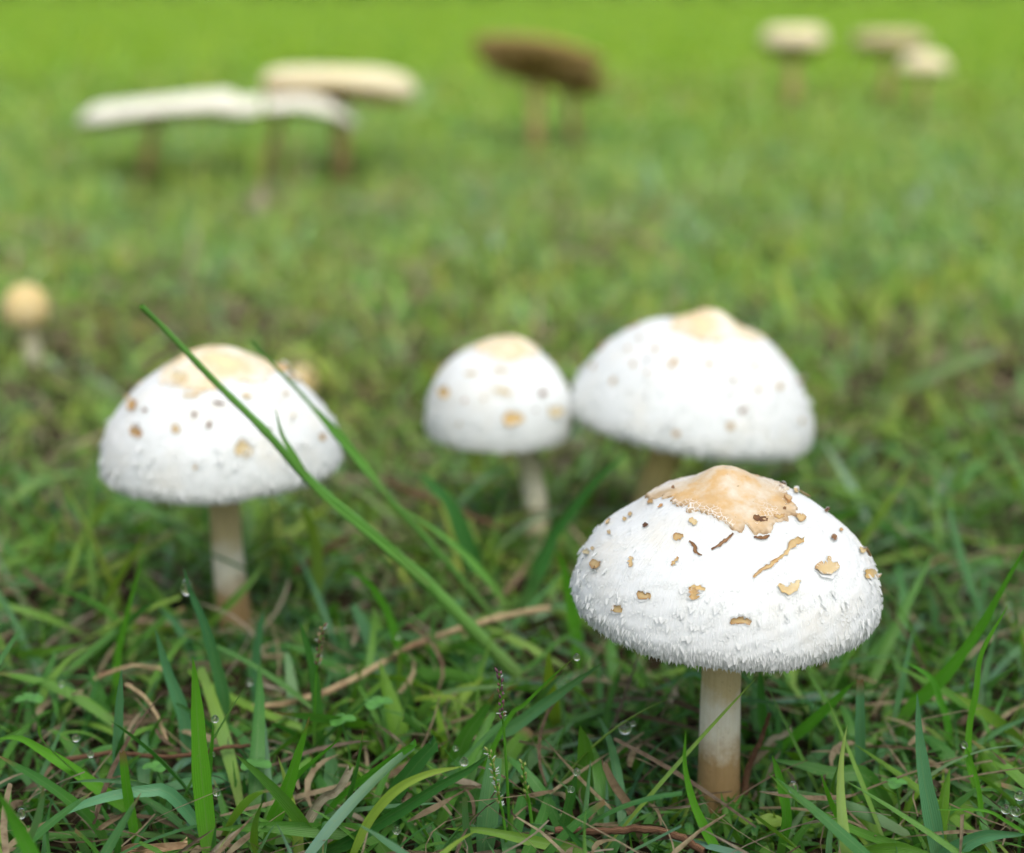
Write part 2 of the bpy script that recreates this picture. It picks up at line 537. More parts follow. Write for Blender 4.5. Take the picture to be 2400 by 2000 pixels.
# ------------------------------------------------------------------ mushrooms
class Mushroom:
    def __init__(s, spec):
        s.__dict__.update(spec)
        s.cap_c = at_y(s.cx, 1000, s.Y); s.cap_c[2] = s.zc          # centre of the widest ring, px column cx
        # correct the column for the true depth
        dep = np.dot(s.cap_c - C0, FWD)
        s.cap_c[0] = (s.cx - 1200) * dep / F_PX
        b = at_y(s.bx, 1000, s.Y); b[2] = 0
        b[0] = (s.bx - 1200) * np.dot(b - C0, FWD) / F_PX
        s.base = b
        s.root = bpy.data.objects.new('mushroom', None)
        s.root.empty_display_size = .02
        COL.objects.link(s.root); s.root.location = b
        tag(s.root, s.label, 'mushroom', s.group)
        STEMS.append((b[0], b[1], s.sr * 1.25))
        a, c = R_(s.tilt[0]), R_(s.tilt[1])     # tilt[0]: towards the camera, tilt[1]: to the right
        Rx = np.array([[1, 0, 0], [0, math.cos(a), -math.sin(a)], [0, math.sin(a), math.cos(a)]])
        Ry = np.array([[math.cos(c), 0, math.sin(c)], [0, 1, 0], [-math.sin(c), 0, math.cos(c)]])
        s.M = Ry @ Rx
        s.prof = catmull(np.array(s.profile), 400)
        s.und = catmull(np.array(s.under), 100)
        s.ph = np.random.RandomState(s.seed).rand(12) * 6.28
        s.make_cap(); s.make_gills(); s.make_stem()

    def wob(s, th, t):
        w = sum(np.sin(k * th + s.ph[k]) * a for k, a in ((2, .4), (3, .5), (5, .35), (7, .25), (11, .12)))
        return w * s.wave

    def surf(s, th, ss, under=False):
        pr = s.und if under else s.prof
        idx = np.clip(ss, 0, 1) * (len(pr) - 1)
        r = np.interp(idx, np.arange(len(pr)), pr[:, 0]); z = np.interp(idx, np.arange(len(pr)), pr[:, 1])
        e = np.clip(r, 0, 1.1)
        wv = s.wob(th, ss)
        sk = 1 + .25 * wv * e ** 2 + s.egg * np.cos(th - s.ph[0]) * e ** 2
        zz = z + wv * e ** 3 * .8 + s.lump * n2(th * 0 + np.cos(th) * e * 1.3, np.sin(th) * e * 1.3, 1.0, s.seed % 20)
        off = np.maximum(0, 1 - e * 1.6)      # apex a little off centre
        p = np.stack([r * sk * np.cos(th) + s.apex[0] * off, r * sk * np.sin(th) + s.apex[1] * off, zz], -1) * s.R
        if getattr(s, 'pull', None):          # a rim that droops to one side
            ang, amt = s.pull
            p[..., 2] -= amt * s.R * np.maximum(0, np.cos(th - ang)) ** 3 * e ** 3
        return p @ s.M.T + (s.cap_c - s.base)

    def frame(s, th, ss):
        h = 1e-3
        P = s.surf(th, ss)
        A = s.surf(th, ss + h) - s.surf(th, ss - h)
        B = s.surf(th + h * 3, ss) - s.surf(th - h * 3, ss)
        A /= np.linalg.norm(A, axis=-1, keepdims=True) + 1e-12
        B /= np.linalg.norm(B, axis=-1, keepdims=True) + 1e-12
        N = np.cross(B, A)
        N = -N
        # outward test
        o = P - ((s.cap_c - s.base) - np.array([0, 0, .2 * s.R]))
        f = np.sign((N * o).sum(-1, keepdims=True)); f[f == 0] = 1
        N = N * f
        return P, A, B, N

    def fibv(s, th, ss):
        return np.stack([np.cos(th) * s.fibk, np.sin(th) * s.fibk, ss * s.fibs], -1)

    def make_cap(s):
        nr, nt = s.res
        sv = np.linspace(0.0, 1, nr) ** .9; th = np.arange(nt) / nt * 2 * math.pi
        SS, TH = np.meshgrid(sv, th, indexing='ij')
        P = s.surf(TH, SS).reshape(-1, 3)
        if s.scaly:       # shallow relief of the skin
            _, A, B, N = s.frame(TH, np.clip(SS, .01, .99))
            d = n2(TH * 9, SS * 22, 1.0, 3) * .00022 * SS
            P = P + (N * d[..., None]).reshape(-1, 3)
        nu = 8
        uv = np.linspace(0, 1, nu); US, UT = np.meshgrid(uv, th, indexing='ij')
        U = s.surf(UT, US, True).reshape(-1, 3)
        V = np.vstack([P, U])
        F1 = grid_faces(nr, nt, True)[:, ::-1]
        F2 = grid_faces(nu, nt, True, off=nr * nt)[:, ::-1]
        j = np.arange(nt); j2 = (j + 1) % nt
        a = (nr - 1) * nt
        F3 = np.stack([a + j, nr * nt + j, nr * nt + j2, a + j2], -1)
        F = np.vstack([F1, F3, F2])
        fib = np.vstack([s.fibv(TH, SS).reshape(-1, 3), s.fibv(UT, US + 1).reshape(-1, 3)])
        ss = np.concatenate([SS.ravel(), np.ones(nu * nt)])
        mi = np.concatenate([np.zeros(len(F1) + len(F3)), np.ones(len(F2))])
        me = mesh_np('cap', V, F, [s.cmat, s.gmat], True, {'fib': fib, 'ss': ss}, mi)
        s.cap = link('cap', me, s.root)
        if s.caplabel: s.cap['label'] = s.caplabel
        s.bvh = BVHTree.FromPolygons([Vector(v + s.base) for v in P], [tuple(int(i) for i in f) for f in F1])

    def make_gills(s):
        n = s.ngill
        th = np.arange(n) / n * 2 * math.pi
        us = np.linspace(.04, .97, 7)
        US, TH = np.meshgrid(us, th, indexing='ij')
        top = s.surf(TH, US, True)
        dn = -s.M[:, 2] * s.R * .11
        k = np.sin(np.pi * np.clip(us, 0, 1)) ** .6
        bot = top + dn * k[:, None, None]
        V = np.vstack([top.reshape(-1, 3), bot.reshape(-1, 3)])
        i, j = np.meshgrid(np.arange(6), np.arange(n), indexing='ij')
        a = (i * n + j).ravel(); b = a + n; o = 7 * n
        F = np.stack([a, b, b + o, a + o], -1)
        link('gills', mesh_np('gills', V, F, s.gmat, False), s.root)

    def make_stem(s):
        top = s.surf(np.array([0.]), np.array([1.0]), True)[0]
        top = s.surf(np.linspace(0, 6.2, 12), np.ones(12), True).mean(0) + s.M[:, 2] * s.R * .03
        b = np.array([0, 0, -.008])
        m1 = b + (top - b) * .35 + np.array([s.bow, 0, 0]); m2 = b + (top - b) * .7 + np.array([s.bow * .8, 0, 0])
        P = catmull([b, m1, m2, top], 48); n = 40
        T = np.gradient(P, axis=0); T /= np.linalg.norm(T, axis=1, keepdims=True)
        X = np.cross(T, [0, 1, 0]); X /= np.linalg.norm(X, axis=1, keepdims=True)
        Yv = np.cross(T, X)
        t = np.linspace(0, 1, 48); th = np.arange(n) / n * 2 * math.pi
        rad = s.sr * (1 + .26 * np.exp(-t * 5) - .03 * t + .012 * np.sin(t * 9 + s.ph[1]))
        TT, TH = np.meshgrid(t, th, indexing='ij')
        r = rad[:, None] * (1 + .02 * n2(np.cos(TH) * 2 + TT * 4, np.sin(TH) * 2, 1.2, 5) + .008 * np.sin(TH * 9 + TT * 3))
        V = P[:, None] + X[:, None] * (r * np.cos(TH))[..., None] + Yv[:, None] * (r * np.sin(TH))[..., None]
        fib = np.stack([np.cos(TH) * 14, np.sin(TH) * 14, TT * 3], -1).reshape(-1, 3)
        o = link('stem', mesh_np('stem', V.reshape(-1, 3), grid_faces(48, n, True), s.smat, True, {'fib': fib, 'tt': TT.ravel(), 'ss': TT.ravel()}), s.root)

    def centre_patch(s, s0, mat, rag=.12, teeth=.10, shift=(0, 0)):
        nr, nt = 46, 420
        th = np.arange(nt) / nt * 2 * math.pi
        r8 = np.random.RandomState(s.seed + 5)
        S0 = s0 * (1 + rag * (np.sin(2 * th + s.ph[3]) * .5 + np.sin(3 * th + s.ph[4]) * .5 + np.sin(7 * th + s.ph[5]) * .35)
                   + shift[0] * np.cos(th) + shift[1] * np.sin(th))
        tooth = np.zeros(nt)
        for k, a in ((13, .5), (23, .45), (41, .35), (67, .25)):
            tooth += a * np.abs(np.sin(k * th / 2 + r8.rand() * 6 + 1.3 * np.sin(5 * th + r8.rand() * 6)))
        # a few deep tears
        for _ in range(7):
            c = r8.rand() * 6.28; wd = .03 + .05 * r8.rand()
            dd = np.abs((th - c + np.pi) % (2 * np.pi) - np.pi)
            tooth += 1.8 * np.clip(1 - dd / wd, 0, 1)
        S0 = S0 * (1 - teeth * tooth)
        k = np.linspace(0, 1, nr)
        SS = k[:, None] * S0[None]; TH = np.repeat(th[None], nr, 0)
        P, A, B, N = s.frame(TH, np.clip(SS, .004, 1))
        lift = .00028 + .0009 * np.clip((k - .88) / .12, 0, 1)[:, None] ** 2 * (.5 + .8 * n2(TH * 6, SS, 1, 2))
        lift = lift + .0001 * n2(np.cos(TH) * SS * 40, np.sin(TH) * SS * 40, 1, 9)
        lift[-1] = -.0004
        V = P + N * lift[..., None]
        E = np.repeat(k[:, None], nt, 1); E[-1] = 1
        o = link('centre_patch', mesh_np('centre_patch', V.reshape(-1, 3), grid_faces(nr, nt, True)[:, ::-1], mat, True, {'edge': E.ravel()}), s.root)
        o['label'] = 'smooth tan centre skin with torn edge'

    def tongues(s, th, ss, L, W, lift, cup, blunt=1.7):
        P, A, B, N = s.frame(th, ss)
        n = len(th); t = np.linspace(0, 1, 5); us = np.array([-1, 0, 1.])
        ang = rs.randn(n) * .22
        D = A * np.cos(ang)[:, None] + B * np.sin(ang)[:, None]
        S = B * np.cos(ang)[:, None] - A * np.sin(ang)[:, None]
        w = W[:, None] * (1 - t[None] ** blunt) * .5 + 2e-5
        h = -.00015 + lift[:, None] * L[:, None] * t[None] ** 1.4
        V = (P[:, None, None] + D[:, None, None] * (L[:, None] * t[None])[:, :, None, None]
             + N[:, None, None] * (h[:, :, None] + cup[:, None, None] * w[:, :, None] * us[None, None] ** 2)[..., None]
             + S[:, None, None] * (w[:, :, None] * us)[..., None])
        base = grid_faces(5, 3)
        F = (base[None] + (np.arange(n) * 15)[:, None, None]).reshape(-1, 4)
        return V.reshape(-1, 3), F

    def tufts(s, n, k=1.0):
        # imbricate pointed tufts: minute near the centre, long and hanging at the rim
        Vs, Fs, off = [], [], 0
        def add(vf):
            nonlocal off
            Vs.append(vf[0]); Fs.append(vf[1] + off); off += len(vf[0])
        m = n
        ss = s.tlo + (1 - s.tlo) * rs.rand(m) ** .75 * .995; th = rs.rand(m) * 6.283
        dens = n2(np.cos(th) * ss * 6, np.sin(th) * ss * 6, 1.0, 4)
        flat = rs.rand(m) > .35
        okk = (dens + rs.randn(m) * .6 > -.55) | (ss > .8)
        ss, th, flat = ss[okk], th[okk], flat[okk]; m = len(ss)
        big = np.clip((ss - .5) / .5, 0, 1)
        L = (.0007 + .0009 * big ** 1.5) * (.5 + 1.0 * rs.rand(m)) * k
        W = (.0004 + .0004 * rs.rand(m)) * k
        fl = flat & (ss < .86)
        add(s.tongues(th[~fl], ss[~fl], L[~fl], W[~fl], (.18 + .22 * rs.rand(m) + .08 * big)[~fl], (.2 + .5 * rs.rand(m))[~fl]))
        k2 = fl.sum()
        add(s.tongues(th[fl], ss[fl], L[fl] * .95, W[fl] * 1.35 + .0004 * rs.rand(k2), .24 + .16 * rs.rand(k2), .05 + .25 * rs.rand(k2), 3.2))
        m = int(n * .32)                       # rim fringe
        th = rs.rand(m) * 6.283; ss = .90 + .095 * rs.rand(m)
        add(s.tongues(th, ss, (.0010 + .0016 * rs.rand(m) ** 1.6) * k, (.0003 + .0005 * rs.rand(m)) * k, .2 + .4 * rs.rand(m), .5 + .4 * rs.rand(m)))
        m = int(n * .022)                      # larger cupped scales on the lower half
        th = rs.rand(m) * 6.283; ss = .68 + .28 * rs.rand(m) ** .7
        add(s.tongues(th, ss, (.0017 + .0012 * rs.rand(m)) * k, (.0013 + .0013 * rs.rand(m)) * k, .3 + .25 * rs.rand(m), .8 + .3 * rs.rand(m)))
        o = link('tufts', mesh_np('tufts', np.vstack(Vs), np.vstack(Fs), M_tuft, True), s.root)
        o['kind'] = 'stuff'

    # --- torn brown scales, draped on the cap
    def cast_px(s, px, py):
        r = Vector(ray(px, py)).normalized()
        h, nn, _, _ = s.bvh.ray_cast(Vector(C0), r)
        if h is None: return None
        return np.array(h) - s.base, np.array(nn) * (1 if nn.dot(r) < 0 else -1)

    def scale_px(s, pts, w, mat, curl=1.0, name='scale'):
        pts = [tuple(p) for p in pts]
        if len(pts) == 1:
            x, y = pts[0]; pts = [(x - w * .3, y - w * .1), (x, y), (x + w * .3, y + w * .12)]
        C = catmull(np.array(pts), max(7, int(len(pts) * 3.4)))
        w = np.array(w) * 1.08 if np.ndim(w) else w * 1.1
        ws = w if np.ndim(w) == 0 else np.interp(np.linspace(0, 1, len(C)), np.linspace(0, 1, len(w)), w)
        T = np.gradient(C, axis=0); T /= np.linalg.norm(T, axis=1, keepdims=True) + 1e-9
        Nn = np.stack([-T[:, 1], T[:, 0]], -1)
        t = np.linspace(0, 1, len(C))
        prof = np.sin(np.pi * np.clip(t, .04, .96)) ** .35
        nc = 7
        us = np.linspace(-1, 1, nc)
        G, E, mis = [], [], 0
        r8 = np.random.RandomState(int(abs(C[0, 0] * 7 + C[0, 1] * 3)) % 100000)
        jit = r8.randn(len(C), 2) * .3
        for i in range(len(C)):
            row = []
            for j, u in enumerate(us):
                hw = (ws if np.ndim(ws) == 0 else ws[i]) * .5 * prof[i] * (1 + (jit[i, 0] if u < 0 else jit[i, 1]))
                end = (t[i] - .5) * 2
                q = C[i] + Nn[i] * hw * u + T[i] * (r8.randn() * .05 * hw)
                hit = s.cast_px(q[0], q[1])
                row.append(hit)
                if hit is None: mis += 1
                E.append(max(abs(u), abs(end)) ** 1.0)
            G.append(row)
        if mis > .55 * len(C) * nc: return
        # fill misses (scale reaching over the outline) from the nearest hit
        hits = [(np.array([i, j]), G[i][j]) for i in range(len(C)) for j in range(nc) if G[i][j] is not None]
        mpx = 1.0 / px_per_m(s.cap_c)
        V = []
        side = 1 if r8.rand() > .5 else -1
        for i in range(len(C)):
            for j in range(nc):
                g = G[i][j]
                if g is None:
                    k = min(hits, key=lambda h: np.sum((h[0] - [i, j]) ** 2))
                    g = (k[1][0] + k[1][1] * mpx * 3 * np.linalg.norm(k[0] - [i, j]), k[1][1])
                wpx = ws if np.ndim(ws) == 0 else ws[i]
                e = max(0, us[j] * side)
                ee = max(abs(us[j]), abs((t[i] - .5) * 2))
                up = .00030 + curl * min(wpx, 30) * mpx * (.05 * ee ** 2 + .22 * max(0, e - .35) ** 1.2 * (.6 + .6 * r8.rand()))
                V.append(g[0] + g[1] * up)
        V = np.array(V)
        # a pale torn lip underneath
        n = len(V)
        cen = V.reshape(len(C), nc, 3)
        lowv = []
        for i in range(len(C)):
            for j in range(nc):
                g = G[i][j] or hits[0][1]
                d = V[i * nc + j] - cen[i, nc // 2]
                lowv.append(V[i * nc + j] - g[1] * (.00042 - .00025 * max(0, us[j] * -side)) + d * (.38 + .35 * r8.rand()))
        V2 = np.array(lowv)
        F = grid_faces(len(C), nc)
        me = mesh_np(name, V, F, mat, True, {'edge': np.array(E)})
        o = link(name, me, s.root)
        lip = link('torn_lip', mesh_np('torn_lip', V2, F, M_tuft, True), o)

    def random_scales(s, n, mat, lo=.35, hi=.85, size=.003, back_only=True):
        # scales on the side turned away, one mesh each
        k = 0
        r8 = np.random.RandomState(s.seed + 77)
        while k < n:
            th = r8.rand() * 6.283
            if back_only and math.sin(th) < -.05: continue
            ss = lo + (hi - lo) * r8.rand(); k += 1
            a = size * (.5 + r8.rand()); nt = 11
            V = []; E = []
            for rr in (0.02, .5, .8, 1.0):
                for q_ in range(nt):
                    f = q_ / nt * 6.283
                    rad = a * .5 * rr * (1 + .3 * math.sin(f * 2 + r8.rand()) + .25 * r8.randn() * (rr > .4))
                    dth = rad * math.cos(f) / (s.R * .8); ds = rad * math.sin(f) / (s.R * 1.5)
                    P, A, B, N = s.frame(np.array([th + dth]), np.array([ss + ds]))
                    V.append(P[0] + N[0] * (.0003 + .0007 * rr ** 3)); E.append(rr)
            link('scale', mesh_np('scale', np.array(V), grid_faces(4, nt, True), mat, True, {'edge': np.array(E)}), s.root)


FRESH = 'fresh white scaly mushrooms in the foreground'
OLD = 'old open mushrooms far back in the lawn'
D0 = dict(seed=3, tilt=(0, 0), wave=.02, egg=.0, lump=.01, apex=(0, 0), res=(60, 120), scaly=False, ngill=70, bow=0,
          cmat=M_cap, gmat=M_gill, smat=M_stem, fibk=34, fibs=5, caplabel=None, tlo=.3, pull=None)
DOME = [(0, .71), (.08, .70), (.16, .655), (.27, .59), (.4, .54), (.53, .47), (.67, .37), (.8, .265), (.89, .16), (.96, .03), (1.0, -.13), (.985, -.22), (.955, -.27)]
UNDER = [(.955, -.27), (.90, -.24), (.7, -.12), (.45, 0), (.16, .06)]


def MU(**k):
    d = dict(D0); d.update(k); return Mushroom(d)


front = MU(label='white scaly mushroom in sharp focus at lower right, nearest to the camera', group=FRESH, seed=3,
           Y=.495, cx=1707, zc=.0785, bx=1683, R=.0455, sr=.0060, profile=DOME, under=UNDER, res=(150, 300), scaly=True,
           tilt=(2, 1.5), apex=(-.06, 0), egg=.014, wave=.022, lump=.014, fibk=60, fibs=7)
front.centre_patch(.35, M_patch, .17, .07, (-.10, -.10))
front.tufts(10500, .84)


def zf(px, py): return (1300 + .40476 * px, 1050 + .40476 * py)


T_, P_, D_ = M_scale_t, M_scale_p, M_scale_d
for pts, w, m in [
    ([(215, 690), (240, 672), (262, 690)], 58, T_), ([(447, 632), (443, 692)], 26, T_), ([(716, 635), (698, 660), (678, 685)], 22, T_),
    ([(482, 838), (520, 858), (560, 852)], 36, T_), ([(340, 912), (365, 935), (395, 945)], 36, T_),
    ([(778, 815), (825, 812), (872, 822)], 24, P_), ([(802, 812), (805, 842), (812, 880)], 52, T_),
    ([(1018, 1020), (1045, 1000), (1100, 1003), (1133, 1018)], 34, T_), ([(1292, 795), (1335, 825), (1385, 812), (1412, 768)], 40, P_),
    ([(1505, 690), (1570, 700), (1640, 680)], [40, 100, 60], T_), ([(1590, 632), (1580, 660)], 22, T_),
    ([(1148, 752), (1200, 708), (1250, 680), (1300, 640), (1350, 598), (1385, 550), (1440, 540)], [26, 20, 24, 18, 22, 46, 66], T_),
    ([(1152, 520), (1200, 524), (1243, 514)], 22, D_), ([(780, 543), (812, 572), (815, 605), (855, 625)], 18, D_),
    ([(908, 592), (955, 565), (1000, 530), (1034, 498)], 18, D_), ([(1395, 388), (1425, 408), (1448, 398)], 40, T_),
    ([(1268, 395), (1300, 400), (1332, 394)], 22, T_), ([(1148, 408), (1190, 414), (1232, 422)], 26, D_), ([(688, 520), (748, 514)], 32, T_),
    ([(1792, 748), (1820, 732), (1846, 745)], 44, P_), ([(1600, 510), (1632, 535)], 30, D_), ([(1645, 405), (1695, 432)], 40, T_),
    ([(1645, 475), (1668, 478)], 18, T_), ([(512, 455), (545, 450)], 20, D_), ([(170, 600), (205, 608)], 28, P_), ([(308, 492), (328, 490)], 26, T_),
    ([(540, 322), (572, 308)], 24, T_), ([(1740, 515), (1772, 532)], 24, P_), ([(428, 392), (452, 385)], 22, T_), ([(680, 238), (695, 228)], 18, D_),
    ([(1298, 218), (1332, 226)], 24, D_), ([(1380, 250), (1410, 262)], 24, T_), ([(1335, 275), (1362, 322)], 34, T_), ([(1560, 365), (1580, 370)], 16, D_),
    ([(1455, 275), (1500, 300)], 34, P_), ([(395, 420), (420, 412)], 18, T_), ([(1852, 742), (1872, 748)], 16, T_), ([(1760, 585), (1795, 600)], 34, P_),
    ([(215, 590), (232, 580)], 18, T_), ([(600, 350), (630, 330)], 14, T_), ([(790, 410), (815, 450)], 34, P_), ([(1320, 352), (1338, 356)], 14, D_)]:
    w2 = np.array(w) * .40476 if np.ndim(w) else w * .40476
    front.scale_px([zf(*p) for p in pts], w2, m)
front.random_scales(16, M_scale_t)

left = MU(label='white scaly mushroom at left, behind the long diagonal grass stalks', group=FRESH, seed=8,
          Y=.644, cx=517, zc=.0763, bx=563, R=.0450, sr=.0060,
          profile=[(0, .87), (.1, .865), (.22, .83), (.41, .72), (.55, .64), (.68, .54), (.82, .39), (.93, .23), (.985, .06), (1.0, -.08), (.985, -.14), (.95, -.18)],
          under=[(.95, -.18), (.90, -.16), (.7, -.1), (.45, 0), (.16, .06)], res=(90, 180), scaly=True, tilt=(1, -1.5), egg=.01, bow=-.0015)
left.centre_patch(.36, M_patch2, .16, .07, (0, -.1))
left.tufts(6500, 1.2)
zl = lambda px, py: (180 + .4971 * px, 680 + .4971 * py)
for pts, w, m in [([(255, 570), (270, 520)], 42, T_), ([(255, 672), (312, 678)], 42, T_), ([(450, 655), (488, 662)], 36, T_), ([(745, 755), (825, 758)], 56, P_),
                  ([(545, 585), (568, 590)], 24, D_), ([(628, 620), (622, 655)], 20, D_), ([(500, 500), (580, 498)], 16, P_), ([(450, 415), (525, 408)], 44, P_),
                  ([(780, 495), (825, 505)], 24, P_), ([(975, 488), (995, 492)], 22, T_), ([(1140, 685), (1172, 702)], 26, T_), ([(1020, 595)], 20, P_), ([(560, 835)], 20, P_),
                  ([(895, 660), (915, 668)], 24, D_), ([(1180, 525), (1200, 560)], 32, P_), ([(1200, 575), (1235, 580)], 26, P_), ([(105, 735), (112, 745)], 24, P_), ([(315, 560), (330, 575)], 20, D_),
                  ([(940, 350), (985, 385)], 30, P_), ([(1000, 400), (1050, 430)], 26, P_), ([(235, 515), (250, 500)], 20, T_), ([(640, 530), (700, 540)], 14, D_)]:
    left.scale_px([zl(*p) for p in pts], w * .4971, m)
left.random_scales(10, M_scale_t)

middle = MU(label='smallest of the white domed mushrooms, pressed against the big cap to its right', group=FRESH, seed=12,
            Y=.752, cx=1171, zc=.0660, bx=1256, R=.0326, sr=.0052,
            profile=[(0, .975), (.12, .965), (.3, .90), (.5, .77), (.68, .62), (.81, .46), (.92, .26), (.98, .05), (1.0, -.12), (.995, -.26), (.97, -.37)],
            under=[(.97, -.37), (.88, -.33), (.7, -.12), (.45, .05), (.18, .15)], res=(80, 150), scaly=True, tilt=(0, 1), apex=(.17, 0), smat=M_stem2, bow=.004)
middle.centre_patch(.31, M_patch2, .16, .05)
middle.tufts(3600, .9)
zm = lambda px, py: (950 + .4905 * px, 680 + .4905 * py)
for pts, w, m in [([(160, 482), (215, 490)], 44, P_), ([(285, 530)], 18, T_), ([(375, 520)], 18, T_), ([(425, 475), (465, 482), (505, 498)], 22, P_), ([(640, 505), (672, 485)], 28, D_),
                  ([(470, 625), (515, 610), (562, 612)], 46, P_), ([(690, 600), (725, 575), (752, 585)], 42, P_), ([(260, 640)], 18, P_), ([(285, 402), (345, 400)], 16, P_),
                  ([(420, 385), (500, 390)], 14, P_), ([(115, 465)], 18, T_), ([(620, 575)], 14, D_)]:
    middle.scale_px([zm(*p) for p in pts], w * .4905, m)
middle.random_scales(8, M_scale_t)

right = MU(label='largest white domed mushroom, standing behind the sharp front one and touching its smaller neighbour', group=FRESH, seed=21,
           Y=.752, cx=1621, zc=.0640, bx=1540, R=.0538, sr=.0072,
           profile=[(0, .86), (.08, .85), (.18, .79), (.3, .73), (.5, .67), (.66, .56), (.81, .41), (.92, .23), (.985, .06), (1.0, -.05), (.985, -.10), (.955, -.13)],
           under=[(.955, -.13), (.9, -.11), (.7, -.08), (.45, 0), (.16, .06)], res=(90, 180), scaly=True, tilt=(0, 8), smat=M_stemo, bow=-.010, apex=(.04, 0), wave=.018)
right.centre_patch(.30, M_patch2, .2, .08, (.15, -.12))
right.tufts(5200, 1.35)
for pts, w, m in [([(985, 430), (1005, 440)], 32, T_), ([(1090, 355)], 28, T_), ([(900, 365)], 24, T_), ([(1155, 338)], 20, D_), ([(1155, 395)], 20, T_), ([(1262, 370), (1300, 328)], 24, T_),
                  ([(1195, 285)], 28, T_), ([(1120, 235)], 20, T_), ([(945, 255)], 24, T_), ([(1065, 280)], 22, T_), ([(1385, 345)], 18, T_), ([(1435, 355), (1468, 356)], 22, T_),
                  ([(1530, 345)], 18, P_), ([(1565, 430)], 24, D_), ([(1665, 365)], 20, T_), ([(1685, 475)], 30, P_), ([(1770, 462), (1800, 458)], 24, P_), ([(1600, 590), (1622, 562)], 22, D_),
                  ([(1535, 640), (1568, 658)], 32, T_), ([(1280, 680), (1312, 690)], 28, T_), ([(1890, 625)], 24, P_), ([(1905, 480), (1915, 505)], 24, P_), ([(1555, 500)], 14, D_),
                  ([(850, 245), (870, 240)], 30, T_), ([(1880, 430)], 22, T_), ([(835, 400)], 20, P_), ([(1620, 395)], 16, T_)]:
    right.scale_px([zm(*p) for p in pts], w * .4905, m)
right.random_scales(12, M_scale_t)

# ---- far, open or still closed mushrooms
FLAT = [(0, .20), (.2, .18), (.45, .15), (.7, .11), (.9, .05), (.98, .0), (1.0, -.05)]
THIN = [(0, .10), (.3, .12), (.6, .125), (.85, .11), (.96, .05), (1.0, -.03)]
THINU = [(1.0, -.03), (.95, -.06), (.7, -.04), (.4, -.01), (.12, .0)]
FLATU = [(1.0, -.05), (.95, -.08), (.7, -.04), (.4, .0), (.12, .02)]


def far(label, cx, ytop, bx, by, wpx, thick, **k):
    g = at_ground(bx, by); Yd = g[1]
    dep = np.dot(g - C0, FWD); R = wpx / 2 * dep / F_PX
    top = at_y(cx, ytop, Yd)[2]
    kk = dict(profile=FLAT, under=FLATU, R=R, Y=Yd, cx=cx, bx=bx, zc=top - .18 * R, sr=.0075, ngill=60, label=label, group=OLD, scaly=False, fibk=12, fibs=3)
    kk.update(k)
    m = MU(**kk)
    if thick != 1: pass
    return m


far('wide flat cream mushroom cap farthest left in the background', 372, 222, 331, 425, 375, 1, cmat=M_cream, smat=M_stemb, seed=31, wave=.045, tilt=(-1, -6), pull=(0, -.02), sr=.007, profile=THIN, under=THINU)
far('flat cream mushroom with a drooping right edge, joined beside the wide one at upper left', 666, 214, 612, 425, 320, 1, cmat=M_cream, smat=M_stemb, seed=33, wave=.05, tilt=(-1, -6), pull=(0.0, .42), sr=.0055, profile=THIN, under=THINU)
far('tan flat mushroom behind the two cream ones, pale at its right edge', 795, 152, 800, 415, 355, 1, cmat=M_tanc, smat=M_stemb, seed=36, wave=.03, tilt=(-2, 1), pull=(0.0, .12), sr=.010, gmat=M_gilld,
    profile=[(0, .16), (.3, .15), (.7, .14), (.9, .10), (1.0, .0), (1.0, -.07)], under=[(1.0, -.07), (.95, -.12), (.7, -.16), (.4, -.16), (.12, -.14)])
PL = [(0, .0), (.3, .02), (.6, .06), (.85, .13), (1.0, .17)]
PU = [(1.0, .15), (.93, .05), (.7, -.10), (.4, -.20), (.12, -.24)]
far('dark brown upturned mushroom with gills showing, tilted, at top centre', 1258, 95, 1256, 345, 306, 1, cmat=M_brownc, smat=M_stemb, gmat=M_gilld, seed=41, wave=.02, tilt=(-12, 9), profile=PL, under=PU, zc=.128, sr=.009)
far('lower dark brown mushroom half hidden by the larger tilted brown one', 1340, 172, 1345, 330, 190, 1, cmat=M_brownc, smat=M_stemb, gmat=M_gilld, seed=43, wave=.02, tilt=(-10, 12), profile=PL, under=PU, sr=.007)
far('cream mushroom with a notched top and dark stem, left one of the far right group', 1860, 52, 1856, 235, 148, 1, cmat=M_buttonw, smat=M_stemb, gmat=M_gilldd, seed=45, wave=.04, sr=.012,
    profile=[(0, .22), (.25, .30), (.5, .42), (.75, .40), (.95, .2), (1.0, .02), (.97, -.08)], under=[(.97, -.08), (.85, -.2), (.6, -.32), (.35, -.42), (.14, -.5)], zc=.122)
far('flat tan mushroom cap, highest at the far right', 2084, 72, 2078, 232, 172, 1, cmat=M_drab, smat=M_stemb, gmat=M_gilldd, seed=47, wave=.02, sr=.009,
    profile=[(0, .28), (.3, .29), (.7, .28), (.92, .2), (1.0, .02), (.97, -.08)], under=[(.97, -.08), (.85, -.14), (.6, -.18), (.14, -.2)], zc=.117)
far('small pale yellow mushroom below the flat tan one at far right', 2166, 128, 2160, 262, 118, 1, cmat=M_buttonw, smat=M_stemb, gmat=M_gilldd, seed=49, wave=.03, sr=.007,
    profile=[(0, .5), (.3, .48), (.6, .40), (.85, .22), (1.0, -.05), (.95, -.2)], under=[(.95, -.2), (.8, -.22), (.14, -.2)], zc=.088)
EGG = [(0, 1.0), (.3, .97), (.6, .82), (.85, .5), (.98, .12), (1.0, -.2), (.93, -.55), (.72, -.85), (.45, -.95)]
EGGU = [(.45, -.95), (.4, -.9), (.3, -.85)]
b = far('closed egg-shaped tan mushroom button at the left edge', 62, 655, 85, 855, 102, 1, cmat=M_button, smat=M_stem2, seed=51, wave=.01, profile=EGG, under=EGGU, zc=.0395, sr=.0055, group='young mushroom buttons', gmat=M_cap)
